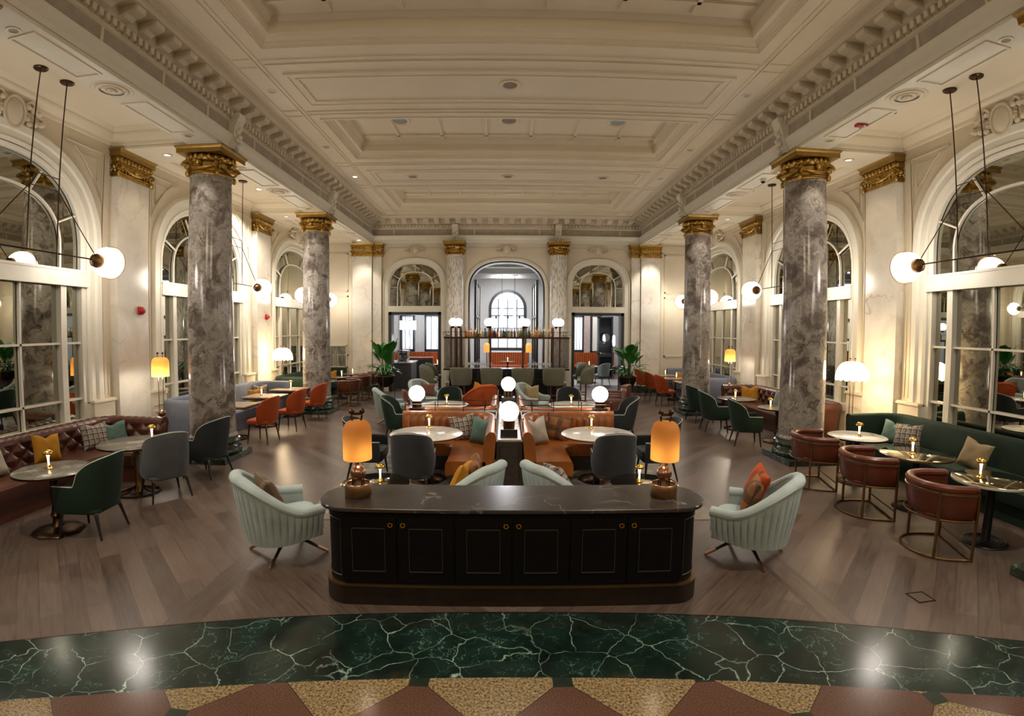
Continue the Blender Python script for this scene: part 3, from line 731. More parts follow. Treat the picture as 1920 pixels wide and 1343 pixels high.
def speaker(x, y, z, label, r=.17, mat=None):
    t = thing('ceiling_speaker', label, 'ceiling speaker', (x, y, z), 0, 'round ceiling speakers')
    t.scale = (r/.17,)*2+(1,)
    mk('ring', lambda: M().lathe([(.12, 0), (.17, 0), (.18, -.015), (.165, -.028), (.13, -.02), (.12, -.01)], 32, caps=False), CEIL, t, key='spk')
    mk('grille', lambda: M().lathe([(.001, -.008), (.122, -.008)], 28, caps=False), mat or plain('speaker_mesh', '#8d8478', .7), t, key='spg')
GRM = plain('pale_blue_grille', '#9aa0a3', .7)
speaker(0, 8.2, 6.5, 'round speaker centred in the nearest flat ceiling panel')
for x, w in ((-2.35, 'left'), (0, 'middle'), (2.35, 'right')):
    speaker(x, 10.45, 6.85, 'round speaker inside the deep ceiling coffer, %s of three' % w, .22, GRM if x else None)
    speaker(x*1.1, 13.25, 6.5, 'round speaker in the farther flat ceiling panel, %s of three' % w, .16)
s_ = thing('fire_strobe', 'red and white fire strobe on the right aisle soffit', 'alarm', (5.35, 7.0, 5.53)); mk('body', M().box(-.09, .09, -.045, .045, -.04, 0), RED, s_, bev=.01)
mk('lens', M().box(.0, .05, -.06, .06, -.075, -.03), TRIM, s_, bev=.01)
for y, w in ((7.2, 'nearer'), (11.9, 'farther')):
    tag(mk('air_slot', M().box(-.17, .17, -.02, .02, -.006, .0), BLACK, loc=(5.98, y, 5.859), smooth=0), 'black slot diffuser in the right aisle ceiling, the %s one' % w, 'air vent', 'slot diffusers')
c_ = thing('security_camera', 'small white dome camera on the right beam soffit past the column', 'camera', (5.3, 9.9, 5.53)); mk('housing', M().lathe([(.05, 0), (.06, -.01), (.06, -.04), (.04, -.05)], 20), TRIM, c_)
mk('dome', M().ball((0, 0, -.05), .042, 16, 10), BLACK, c_)
for y, w in ((8.69, 'nearer left pilaster'), (13.7, 'farther left pilaster')):
    t = thing('fire_alarm_bell', 'round red fire alarm on the %s' % w, 'fire alarm', (-6.90, y, 2.69), 0, 'red fire alarms')
    mk('back_box', lambda: M().box(0, .045, -.06, .06, -.075, .075), RED, t, key='fab', bev=.008)
    mk('sounder', lambda: M().lathe([(.055, 0), (.06, .02), (.05, .045), (.02, .055), (.001, .056)], 20).xf(lambda x, y, z: (z+.045, x, y)), RED, t, key='fas')

# ================================================================== PENDANTS
def pendant(s, yc, label):
    t = thing('globe_pendant', label, 'pendant light', (s*6.3, yc, 5.86), 0, 'twin-globe bar pendants in the aisles')
    for q in (-1, 1):
        mk('canopy', lambda: M().lathe([(.10, 0), (.10, -.015), (.085, -.028), (.02, -.03)], 24), BRONZE, t, key='pcan', loc=(0, q*.25, 0))
        mk('rod', lambda: M().tube([(0, 0, -.02), (0, 0, -2.24)], .009, 8), BRONZE, t, key='prod', loc=(0, q*.25, 0))
    def fr():
        m = M()
        for z in (-1.42, -1.60): m.tube([(0, -.25, z), (0, .25, z)], .008, 6)
        m.tube([(0, -1.0, -2.44), (0, -.25, -1.60)], .008, 6).tube([(0, 1.0, -2.44), (0, .25, -1.60)], .008, 6)
        m.tube([(0, -1.02, -2.46), (0, 1.02, -2.46)], .011, 8)
        for q in (-1, 1): m.tube([(0, q*.25, -2.24), (0, q*.25, -2.46)], .008, 6)
        return m
    mk('frame', fr, BRONZE, t, key='pfr')
    for q in (-1, 1):
        g = mk('globe', lambda: M().ball((0, 0, 0), .235, 32, 20), GLOBE, t, key='pgl', loc=(0, q*1.22, -2.47))
        mk('socket', lambda: M().lathe([(.02, .03), (.035, .01), (.06, -.02), (.105, -.035), (.115, -.075), (.115, -.10), (.05, -.105)], 20).xf(lambda x, y, z: (x, -z-.30, y)), BRASS, g, key='psk', rot=(0, 0, pi if q < 0 else 0))
        mk('hoop', lambda: M().tube([(.25*cos(a), .06, .25*sin(a)) for a in [2*pi*i/32 for i in range(32)]], .009, 6, True).tube([(0, -.25, .0), (.17, -.17, 0), (.238, .0, 0), (.232, .06, 0)], .005, 5).tube([(0, -.25, .0), (-.17, -.17, 0), (-.238, .0, 0), (-.232, .06, 0)], .005, 5), BRASS, g, key='phoop', rot=(0, 0, pi if q < 0 else 0))
for s, sd in ((-1, 'left'), (1, 'right')):
    for yc, w in ((6.0, 'nearest bay'), (11.07, 'middle bay behind the column'), (16.13, 'farthest bay'), (.93, 'bay beside the viewpoint')):
        pendant(s, yc, 'bronze bar pendant with two lit globes, %s aisle, %s' % (sd, w))

fb = thing('floor_box', 'small square brass floor socket lid set in the planks at the right foreground', 'floor socket', (3.64, 3.78, .0))
mk('lid', M().box(-.075, .075, -.075, .075, 0, .004), plain('floor_lid', '#4d3f34', .35), fb); mk('rim', M().box(-.09, .09, -.09, -.08, 0, .006).box(-.09, .09, .08, .09, 0, .006).box(-.09, -.08, -.08, .08, 0, .006).box(.08, .09, -.08, .08, 0, .006), BRONZE, fb)

# ================================================================== UPHOLSTERY HELPERS
def resample(P, n, closed=False):
    P = [Vector(p) for p in P]; L = [0]
    for a, b in zip(P, P[1:]): L.append(L[-1]+(b-a).length)
    out = []; j = 0
    for i in range(n):
        d = L[-1]*i/(n-1)
        while j < len(P)-2 and L[j+1] < d: j += 1
        f = (d-L[j])/max(L[j+1]-L[j], 1e-9); out.append(P[j].lerp(P[j+1], min(f, 1)))
    return out, L[-1]
def ushape(hw, back, front, n=56, e=2.6, fw=None):
    """plan path from front right arm round the back to front left arm (seat faces +y)"""
    fw = hw if fw is None else fw; P = [(-fw, front)]
    for i in range(41):
        a = -pi+pi*i/40; ca, sa = cos(a), sin(a)
        P.append((hw*abs(ca)**(2/e)*(1 if ca > 0 else -1), -back*abs(sa)**(2/e)))
    P.append((fw, front)); return resample(P, n)
def shell(m, P, zb, zt, th, lean_=0., side=1, sect=None, out_pl=None, in_pl=None, nt=5, nv=7, round_top=True, L=1., thb=None):
    """upholstered wall along a plan path; side=+1 puts the outside on the right-hand side of travel"""
    n = len(P); rings = []
    for i, p in enumerate(P):
        d = (P[min(i+1, n-1)] - P[max(i-1, 0)]).normalized(); nn = Vector((d.y, -d.x))*side
        t = i/(n-1); lean = lean_(t) if callable(lean_) else lean_; top = zt(t) if callable(zt) else zt; bot = zb(t) if callable(zb) else zb
        po = out_pl(t*L) if out_pl else 0.; S = []
        if sect: S = sect(t*L, bot, top)
        else:
            hb = top-bot-th/2
            for k in range(nv+1):
                f = k/nv; z = bot+hb*f; pi_ = in_pl(t*L, f) if in_pl else 0.
                S.append((-th/2+lean*f*hb+pi_, z))
            for k in range(1, nt):
                a = pi*k/nt; S.append((lean*hb-th/2*cos(a), bot+hb+th/2*sin(a)))
            for k in range(nv, -1, -1):
                f = k/nv; z = bot+hb*f; w = sin(pi*min(1, max(0, f*1.05)))
                S.append((th/2+lean*f*hb+po*w - (.03*(1-f)**3 if f < 1 else 0), z))
        rings.append([(p.x+nn.x*o, p.y+nn.y*o, z) for o, z in S])
    m.loft(rings); return m
def pad(m, poly, z0, z1, r=.025, crown=.015):
    """cushion with rounded edges over a plan polygon"""
    n = len(poly); c = Vector((sum(p[0] for p in poly)/n, sum(p[1] for p in poly)/n))
    rings = []
    for ins, z in ((r, z0), (.3*r, z0+.4*r), (0, z0+r), (0, z1-r), (.3*r, z1-.35*r), (r, z1), (r*3, z1+crown*.6), (r*7, z1+crown)):
        ring = []
        for p in poly:
            v = Vector(p)-c; l = max(v.length, 1e-6); ring.append((*(c+v*max(.05, (l-ins)/l)), z))
        rings.append(ring)
    return m.loft(rings)
def rrect(x0, x1, y0, y1, r, k=5):
    P = []
    for cx, cyy, a0 in ((x1-r, y1-r, 0), (x0+r, y1-r, 90), (x0+r, y0+r, 180), (x1-r, y0+r, 270)):
        for i in range(k+1): a = radians(a0+90*i/k); P.append((cx+r*cos(a), cyy+r*sin(a)))
    return P
def smooth01(t): t = min(1, max(0, t)); return t*t*(3-2*t)
def armz(arm, top, a=.16, b=.34):
    w = 1-2*a
    return lambda t: arm + (top-arm)*max(0., 1-min(1, abs(2*t-1)/w)**1.9)**.62*smooth01((w-abs(2*t-1))/.10)
def leg_mesh(dx, dy, h, r0=.022, r1=.012):
    return lambda: M().tube([(0, 0, h), (dx, dy, 0)], [r0, r1], 10)
def legs4(t, mat, pts, spl, h, key, tipmat=None, r0=.022, r1=.012):
    for i, (x, y) in enumerate(pts):
        sx, sy = (1 if x > 0 else -1), (1 if y > 0 else -1); dx, dy = sx*spl, sy*spl*(1.6 if y < 0 else .6)
        l = mk('leg', leg_mesh(dx, dy, h, r0, r1), mat, t, key='%s%d%d' % (key, sx, sy), loc=(x, y, 0))
        if tipmat:
            mk('ferrule', (lambda dx=dx, dy=dy: M().tube([(0, 0, h+.003), (dx*.07, dy*.07, h*.93)], r0*1.12, 10)) if tipmat == 'top' else
               (lambda dx=dx, dy=dy: M().tube([(dx*.8, dy*.8, h*.2), (dx, dy, 0)], [r1*1.25+.002, r1*1.08], 10)), BRASS, l, key='%sf%d%d%s' % (key, sx, sy, tipmat))

def aclean(t): return -.03+.17*smooth01((.5-abs(t-.5)-.22)/.25)
def armchair(x, y, rz, label, mat, group='armchairs with piped velvet backs', seat=None):
    """rz: angle of the facing direction"""
    t = thing('armchair', label, 'armchair', (x, y, 0), rz-pi/2, group)
    def sh():
        m = M(); P, L = ushape(.29, .27, .26, 110, 2.4, .27)
        shell(m, P, .31, armz(.63, .97, .18), .05, aclean, nv=8); return m
    mk('shell', sh, mat, t, key='ac_shell')
    def pp():
        m = M(); P, L = ushape(.29, .27, .26, 110, 2.4, .27); pts = []
        for i, p in enumerate(P):
            d = (P[min(i+1, 109)]-P[max(i-1, 0)]).normalized(); nn = Vector((d.y, -d.x)); f = i/109; z = armz(.63, .97, .18)(f)
            hb = z-.31-.025; o = aclean(f)*hb+.022; pts.append((p.x+nn.x*o, p.y+nn.y*o, z-.012))
        m.tube(pts, .006, 6); return m
    mk('piping', pp, PIPE, t, key='ac_pipe', label='pale piping')
    mk('seat', lambda: pad(M(), rrect(-.26, .26, -.22, .29, .10), .34, .47, .03), mat, t, key='ac_seat')
    mk('seat_base', lambda: pad(M(), rrect(-.255, .255, -.24, .27, .10), .29, .345, .015, 0), mat, t, key='ac_base')
    legs4(t, LEGW, [(-.21, -.20), (.21, -.20), (-.21, .22), (.21, .22)], .045, .30, 'acl', 'top')
    return t
def side_chair(x, y, rz, label, mat=VORANGE, group='burnt orange dining chairs', name='dining_chair'):
    t = thing(name, label, 'chair', (x, y, 0), rz-pi/2, group)
    def bk():
        m = M(); P, L = ushape(.255, .25, -.02, 50, 2.3, .265)
        zt = lambda f: .50+.47*sqrt(max(0, 1-abs(2*f-1)**2.6)); shell(m, P, .40, zt, .045, .10, nv=9); return m
    mk('backrest', bk, mat, t, key='sc_back')
    mk('seat', lambda: pad(M(), rrect(-.245, .245, -.21, .27, .09), .39, .49, .03), mat, t, key='sc_seat')
    legs4(t, LEGW, [(-.19, -.16), (.19, -.16), (-.19, .20), (.19, .20)], .04, .40, 'scl', 'tip', .02, .011)
    return t
def tub_chair(x, y, rz, label, group='leather tub chairs in brass frames'):
    t = thing('tub_chair', label, 'tub chair', (x, y, 0), rz-pi/2, group); t.scale = (1.14, 1.12, 1.05); PA = lambda n=48, e=2.1: ushape(.31, .30, .17, n, e, .31)
    mk('back_shell', lambda: shell(M(), PA()[0], .42, .70, .045, .02), TAN, t, key='tc_shell')
    def roll():
        m = M(); P, L = PA(); m.tube([(p.x, p.y, .72+.0*i) for i, p in enumerate(P)], [.030 if i in (0, len(P)-1) else .042 for i in range(len(P))], 10); return m
    mk('top_roll', roll, TAN, t, key='tc_roll')
    mk('seat', lambda: pad(M(), rrect(-.27, .27, -.25, .24, .13), .37, .47, .03), TAN, t, key='tc_seat')
    def fr():
        m = M(); P, L = ushape(.34, .33, .16, 40, 2.1, .34)
        for z in (.665, .405): m.tube([(p.x, p.y, z) for p in P], .010, 6)
        m.tube([(p.x, p.y, .012) for p in P], .012, 6)
        m.tube([(-.34, .16, .012), (.34, .16, .012)], .011, 6); m.tube([(-.34, .16, .12), (.34, .16, .12)], .009, 6)
        return m
    mk('frame', fr, BRASS, t, key='tc_frame')
    for i, (lx, ly) in enumerate(((-.34, .16), (.34, .16), (-.30, -.17), (.30, -.17))):
        mk('leg', lambda: M().box(-.013, .013, -.010, .010, 0, .68), BRASS, t, key='tc_leg', loc=(lx, ly, 0))
    return t
def lounge(x, y, rz, label, mat=PALE, group='pale pleated swivel lounge chairs', feet=True, name='lounge_chair'):
    t = thing(name, label, 'lounge chair', (x, y, 0), rz-pi/2, group)
    hz = lambda t: .57+.34*smooth01((.5-abs(t-.5)-.10)/.34)
    def pl(s): return -.030*(1-abs(sin(pi*s/.058)))**2.2
    def sh():
        m = M(); P, L = ushape(.37, .39, .26, 300, 2.2, .34)
        shell(m, P, lambda f: .21+.03*(1-smooth01((min(f, 1-f))/.3)), hz, .10, .13, out_pl=pl, L=L, nv=9); return m
    mk('shell', sh, mat, t, key='lo_shell')
    def rim():
        m = M(); P, L = ushape(.38, .40, .26, 60, 2.2, .34); n = len(P); rings = []
        for i, p in enumerate(P):
            d = (P[min(i+1, n-1)]-P[max(i-1, 0)]).normalized(); nn = Vector((d.y, -d.x)); z = hz(i/(n-1)); hb = z-.25-.05; o = .13*hb
            rings.append([(p.x+nn.x*(o+.062*cos(a)), p.y+nn.y*(o+.062*cos(a)), z-.045+.055*sin(a)) for a in [2*pi*k/12 for k in range(12)]])
        return m.loft(rings)
    mk('rim_roll', rim, mat, t, key='lo_rim')
    mk('seat', lambda: pad(M(), rrect(-.31, .31, -.30, .33, .14), .24, .42, .04, .02), mat, t, key='lo_seat')
    if feet:
        mk('swivel_post', lambda: M().lathe([(.05, .12), (.035, .14), (.03, .22)], 16), COPPER, t, key='lo_post')
        for k in range(4):
            a = k*pi/2-(rz-pi/2)
            l = mk('leg', lambda: M().tube([(0, 0, .17), (.2, 0, .115), (.42, 0, .012)], [.022, .018, .013], 8), LEGW, t, key='lo_leg', rot=(0, 0, a))
            mk('toe_cap', lambda: M().tube([(.32, 0, .0585), (.43, 0, .011)], [.019, .0155], 8), COPPER, l, key='lo_toe', label='copper toe cap')
    return t
def cushion_mesh(w, h, th, seed):
    def g():
        m = M(); N = 18; r = random.Random(seed); dent = r.uniform(.5, 1.1); V = [[], []]
        for sd in (1, -1):
            rows = []
            for i in range(N+1):
                v = -1+2*i/N; row = []
                for j in range(N+1):
                    u = -1+2*j/N
                    X = w/2*u*(1-.10*(1-v*v)); Z = h/2*v*(1-.10*(1-u*u))
                    Z -= dent*.10*h*math.exp(-(u/.28)**2)*max(0, v)**2
                    T = th/2*((1-u**4)*(1-v**4))**.55 * (1-.25*dent*math.exp(-(u/.25)**2)*max(0, v)) + .004*sin(7*u+seed)*sin(6*v)
                    row.append((X, sd*T, Z+h/2))
                rows.append(row)
            m.loft(rows, False, False)
        return m
    return g
nc = [0]
def cushion(x, y, z, rz, label, mat, w=.44, h=.40, th=.16, tilt=.28, roll=0., group=None):
    """rz: direction the cushion faces"""
    nc[0] += 1
    o = mk('cushion', cushion_mesh(w, h, th, nc[0] % 5), mat, key='cu%.2f%.2f%d' % (w, h, nc[0] % 5), loc=(x, y, z))
    o.rotation_euler = (Matrix.Rotation(rz+pi/2, 4, 'Z') @ Matrix.Rotation(-tilt, 4, 'X') @ Matrix.Rotation(roll, 4, 'Y')).to_euler()
    return tag(o, label, 'cushion', group)
def mushroom(x, y, z, label, group='small brass mushroom table lamps'):
    t = thing('mushroom_lamp', label, 'table lamp', (x, y, z), 0, group)
    mk('base', lambda: M().lathe([(.045, 0), (.048, .006), (.03, .014), (.022, .03), (.018, .04)], 20), BRASSL, t, key='mu_b')
    mk('stem', lambda: M().lathe([(.010, .035), (.009, .08), (.013, .13), (.019, .165), (.014, .172)], 16), FLAME, t, key='mu_s', label='glowing stem')
    mk('cap', lambda: M().lathe([(.055, .165), (.058, .18), (.05, .20), (.03, .215), (.001, .222)], 20, caps=False).lathe([(.056, .166), (.045, .185), (.001, .195)], 20, caps=False), BRASSL, t, key='mu_c')
    return t
def round_table(x, y, r, label, top, group='round pedestal tables', base='turned', lip=None, z=.74, name='round_table'):
    t = thing(name, label, 'table', (x, y, 0), 0, group)
    k = '%.2f' % r
    tp = mk('table_top', lambda: M().lathe([(r-.02, z-.035), (r, z-.03), (r, z-.004), (r-.006, z)], 56), top, t, key='rt_t'+k)
    mk('edge_band', lambda: M().lathe([(r+.001, z-.031), (r+.006, z-.029), (r+.006, z-.008), (r+.001, z-.006)], 56, caps=False), lip or BRONZE, tp, key='rt_e'+k)
    if base == 'turned':
        mk('pedestal', lambda: M().lathe([(.10, .04), (.055, .10), (.045, .16), (.07, .20), (.05, .24), (.035, .34), (.05, .48), (.035, .56), (.06, .66), (.12, z-.045), (.12, z-.035)], 24), BRASS if top is not DTOP else BRONZE, t, key='rt_p%.2f' % z)
        mk('foot', lambda: M().lathe([(.29, 0), (.30, .012), (.28, .03), (.18, .05), (.09, .07)], 8), BRONZE, t, key='rt_f')
    elif base == 'ring':
        mk('pedestal', lambda: M().lathe([(.07, .03), (.045, .08), (.04, .3), (.055, .5), (.04, .62), (.11, z-.04), (.11, z-.035)], 24), BRASS, t, key='rt_p2')
        def rg():
            m = M(); m.tube([(.27*cos(a), .27*sin(a), .015) for a in [2*pi*i/36 for i in range(36)]], .014, 6, True)
            for i in range(6): a = pi*i/3; m.tube([(.05*cos(a), .05*sin(a), .10), (.15*cos(a), .15*sin(a), .03), (.27*cos(a), .27*sin(a), .015)], .011, 6)
            return m
        mk('foot_ring', rg, BRONZE, t, key='rt_r')
    else:
        mk('pedestal', lambda: M().lathe([(.06, .02), (.05, .04), (.045, z-.05), (.09, z-.036)], 20), BLACK, t, key='rt_p3')
        def rb():
            m = M().lathe([(.25, 0), (.255, .008), (.24, .022), (.06, .03)], 40)
            for q in (.10, .14, .18, .22): m.tube([(q*cos(a), q*sin(a), .026+(.22-q)*.03) for a in [2*pi*i/32 for i in range(32)]], .006, 5, True)
            return m
        mk('foot', rb, BLACK, t, key='rt_b')
    return t
def rect_table(x, y, w, d, label, rz=0, group='rectangular oak tables', z=.74):
    t = thing('dining_table', label, 'table', (x, y, 0), rz, group)
    mk('table_top', lambda: M().box(-w/2, w/2, -d/2, d/2, z-.035, z), OAKT, t, key='dt%.2f%.2f' % (w, d), bev=.006)
    mk('apron', lambda: M().box(-w/2+.03, w/2-.03, -d/2+.03, d/2-.03, z-.06, z-.034), BRONZE, t, key='dta%.2f%.2f' % (w, d))
    mk('pedestal', lambda: M().lathe([(.06, .03), (.03, .07), (.026, z-.10), (.08, z-.055)], 20), BRONZE, t, key='dtp')
    def rg():
        m = M(); m.tube([(.26*cos(a), .26*sin(a), .015) for a in [2*pi*i/36 for i in range(36)]], .014, 6, True)
        for i in range(6): a = pi*i/3; m.tube([(.03*cos(a), .03*sin(a), .12), (.13*cos(a), .13*sin(a), .03), (.26*cos(a), .26*sin(a), .015)], .010, 6)
        return m
    mk('foot_ring', rg, BRONZE, t, key='dtr')
    return t

# ================================================================== WALL SOFAS: path in plan, open side to the room
def path_pts(P, r=.22, n=90):
    """polyline with rounded corners"""
    P = [Vector(p) for p in P]; Q = [P[0]]
    for a, b, c in zip(P, P[1:], P[2:]):
        u = (a-b).normalized(); v = (c-b).normalized(); p0 = b+u*r; p1 = b+v*r
        for i in range(9):
            f = i/8; Q.append(p0*(1-f)**2+b*2*f*(1-f)+p1*f**2)
    Q.append(P[-1]); return resample(Q, n)
def offset_poly(P, d, side):
    n = len(P); out = []
    for i, p in enumerate(P):
        t = (P[min(i+1, n-1)]-P[max(i-1, 0)]).normalized(); out.append((p.x+t.y*d*side, p.y-t.x*d*side))
    return out
def sofa(name, label, cat, mat, path, side, top=.9, seat=.45, depth=.78, style='plain', base=None, group=None, r=.22, n=None, skirt=True, th=.13):
    """side: +1 when the wall is on the right-hand side of travel"""
    xs_ = [p[0] for p in path]; ys_ = [p[1] for p in path]; ox, oy = sum(xs_)/len(xs_), sum(ys_)/len(ys_)
    t = thing(name, label, cat, (ox, oy, 0), 0, group)
    pp = [(x-ox, y-oy) for x, y in path]
    P, L = path_pts(pp, r, n or 90)
    n = len(P); m = M()
    if style == 'tufted':
        n = max(120, int(L/.02)); P, L = path_pts(pp, r, n)
        def sect(s, b, tp):
            S = []; hb = tp-.10-seat+.08
            for k in range(23):
                f = k/22; z = seat-.08+hb*f; U = s/.135; V = (z-seat)/.115
                a = abs(sin(pi*(U+V)/2)); c = abs(sin(pi*(U-V)/2)); d = (min(a, c)**.75)*.055 if z > seat-.02 else .02
                S.append((-.10-d+.03*f, z))
            for k in range(10):
                a = pi*(-.05+1.25*k/9); q = .012*abs(sin(pi*s/.135)); S.append((.02-.10*cos(a)-0*q, tp-.10+(.095+q)*sin(a)))
            S += [(.09, tp-.22), (.07, seat), (.07, .14)] ; S.append((-.05, .14)); return S
        shell(m, P, .1, top, .13, side=side, sect=sect, L=L)
    elif style == 'channel':
        n = max(160, int(L/.0125)); P, L = path_pts(pp, r, n)
        shell(m, P, .12, top, th, .06, side=side, L=L, in_pl=lambda s, f: -.040*abs(sin(pi*s/.135))**.5*(1 if f < .99 else .4), nv=6)
    else:
        shell(m, P, .12, top, th, .05, side=side, L=L, in_pl=lambda s, f: -.03*sin(pi*f)*abs(sin(pi*s/1.1))**.35, nv=8)
    mk('backrest', m, mat, t, smooth=1.3 if style == 'tufted' else .7)
    s = M(); N = len(P); a = offset_poly(P, -.04, side)
    def inner(d):
        Q = [Vector(p) for p in pp]; out = []
        for i, q in enumerate(Q):
            n1 = (q-Q[i-1]).normalized() if i else (Q[1]-q).normalized(); n2 = (Q[i+1]-q).normalized() if i < len(Q)-1 else n1
            o1 = Vector((-n1.y, n1.x))*side; o2 = Vector((-n2.y, n2.x))*side; bi = (o1+o2)/(1+o1.dot(o2)); out.append(q+bi*d)
        R, _ = path_pts(out, min(.22, depth*.3), N); return [(p.x, p.y) for p in R]
    b = inner(depth)
    # clip inner offset at corners by averaging
    zr = [(0, seat-.20), (0, seat-.03), (-.015, seat-.008), (-.05, seat)]
    rings = [[(x, y, seat-.20) for x, y in a], [(x, y, seat+.01) for x, y in a]]
    for f in (.3, .6, .85): rings.append([(p[0]*(1-f)+q[0]*f, p[1]*(1-f)+q[1]*f, seat+.018) for p, q in zip(a, b)])
    for f, z in ((.96, seat+.008), (1., seat-.03), (1., seat-.15), (.985, seat-.20)): rings.append([(p[0]*(1-f)+q[0]*f, p[1]*(1-f)+q[1]*f, z) for p, q in zip(a, b)])
    s.loft(rings, False, False)
    for q in (0, -1): s.add([r_[q] for r_ in rings], [tuple(range(len(rings)))])
    mk('seat', s, mat, t)
    k = M(); c = inner(depth-.06)
    k.loft([[(x, y, 0) for x, y in a], [(x, y, seat-.19) for x, y in a], [(x, y, seat-.19) for x, y in c], [(x, y, 0) for x, y in c]], False, False)
    for q in (0, -1): k.add([(*a[q], 0), (*a[q], seat-.19), (*c[q], seat-.19), (*c[q], 0)], [(0, 1, 2, 3)])
    mk('base', k, base or mat, t)
    return t

# ================================================================== LEFT AISLE
PI = pi
sofa('chesterfield_sofa', 'oxblood leather tufted chesterfield banquette along the left wall, foreground', 'sofa', OXBL, [(-6.88, 2.6), (-6.88, 7.72), (-5.75, 7.72)], -1, .88, .45, .80, 'tufted', r=.30)
sofa('velvet_sofa', 'blue-grey curved banquette in the middle left bay behind the marble column', 'sofa', VBLUE, [(-5.85, 9.32), (-6.9, 9.32), (-6.9, 13.05), (-5.95, 13.05)], -1, .93, .45, .72, 'plain', r=.3)
sofa('velvet_sofa', 'forest green velvet banquette in the farthest left bay by the relief panel', 'sofa', VGREEN, [(-5.95, 14.25), (-6.9, 14.25), (-6.9, 17.95), (-5.95, 17.95)], -1, .93, .45, .72, 'plain', r=.3)
# ================================================================== RIGHT AISLE
sofa('velvet_sofa', 'forest green velvet banquette along the right wall, foreground', 'sofa', VGREEN, [(6.9, 2.6), (6.9, 8.0), (5.95, 8.0)], 1, .93, .45, .75, 'plain', r=.3)
sofa('chesterfield_sofa', 'oxblood leather tufted chesterfield banquette in the middle right bay', 'sofa', OXBL, [(5.95, 9.5), (6.88, 9.5), (6.88, 13.0), (5.9, 13.0)], 1, .88, .45, .74, 'tufted', r=.28)
sofa('velvet_sofa', 'dark slate banquette with grey end in the farthest right bay', 'sofa', VBLUE, [(5.85, 14.3), (6.9, 14.3), (6.9, 17.95), (6.0, 17.95)], 1, .95, .45, .72, 'plain', r=.3)

# ---- left bay 1
round_table(-5.28, 5.05, .43, 'dark round table left foreground, between the chesterfield and the green armchair', DTOP)
round_table(-5.32, 6.52, .50, 'dark round table before the charcoal armchair, with the plaid cushion behind it', DTOP, base='ring')
mushroom(-5.36, 5.08, .74, 'brass mushroom lamp on the dark table at the far left')
mushroom(-5.22, 6.72, .74, 'brass mushroom lamp on the second dark table left, before the chesterfield')
armchair(-4.84, 5.12, radians(186), 'forest green armchair in the left foreground, back to the room', VGREEN)
armchair(-4.84, 6.45, radians(143), 'grey velvet armchair between the green one and the column, seen from behind', VGREY2)
armchair(-4.86, 7.50, radians(172), 'charcoal armchair with a cream cushion, just before the left column', VDGREY)
cushion(-4.74, 7.48, .47, radians(172), 'cream cushion upright in the charcoal armchair by the column', C_CREAM, .40, .38, .15, .15)
cushion(-6.52, 6.20, .46, radians(-8), 'mustard velvet cushion on the chesterfield banquette left', C_MUST, .42, .42, .16, .28, .12)
cushion(-6.52, 5.35, .46, 0, 'white cushion at the left picture edge on the chesterfield', C_CREAM, .42, .38, .16, .30, -.1)
cushion(-6.50, 7.12, .46, radians(-10), 'grey plaid cushion on the left chesterfield beside the teal one', C_PLAID, .46, .42, .16, .30, .05)
cushion(-6.42, 7.42, .46, radians(-40), 'teal velvet cushion on the left chesterfield', C_TEAL, .42, .38, .16, .30, -.1)
# ---- left bay 2
for y, w in ((10.10, 'nearest'), (11.50, 'middle'), (12.90, 'farthest')):
    rect_table(-5.85, y, .85, .72, 'rectangular oak table in the left middle bay, %s of three by the orange chairs' % w)
for (x, y), w in zip(((-5.98, 10.02), (-5.92, 11.45), (-5.85, 12.95)), ('nearest', 'middle', 'farthest')): mushroom(x, y, .74, 'brass mushroom lamp on the %s oak table left' % w)
for (x, y), w in zip(((-5.08, 9.85), (-5.02, 11.12), (-4.98, 12.40)), ('nearest the viewer', 'the middle one', 'farthest, against the column')):
    side_chair(x, y, radians(176), 'burnt orange velvet dining chair in the left row, %s' % w)
cushion(-6.5, 12.35, .46, radians(-20), 'mustard cushion on the blue-grey banquette left', C_MUST, .46, .34, .15)
cushion(-6.62, 12.75, .46, radians(-50), 'grey plaid cushion in the corner of the blue-grey banquette', C_PLAID, .42, .40, .15)
cushion(-6.56, 10.4, .46, radians(0), 'coral cushion on the near end of the blue-grey banquette', C_RUST, .40, .40, .15)
cushion(-6.62, 11.2, .46, radians(0), 'soft grey cushion in the middle of the blue-grey banquette', C_OLIVE, .44, .40, .15)
# ---- left bay 3
for y, w in ((14.95, 'nearest'), (16.25, 'middle'), (17.45, 'farthest')):
    tub_chair(-4.90, y-.02, radians(178), 'chestnut leather tub chair in the far left bay, %s of three' % w)
    round_table(-5.60, y, .36, 'small dark round table in the far left bay, %s of three' % w, DTOP, base='disc')
    mushroom(-5.55, y+.03, .74, 'brass mushroom lamp on the %s table of the far left bay' % w)
cushion(-6.35, 17.5, .46, radians(-65), 'mustard cushion on the green banquette below the relief panel', C_MUST, .42, .40, .15)
cushion(-6.62, 17.0, .46, radians(-20), 'brown plaid cushion beside the mustard one in the far left bay', C_PLAIDB, .42, .38, .15)
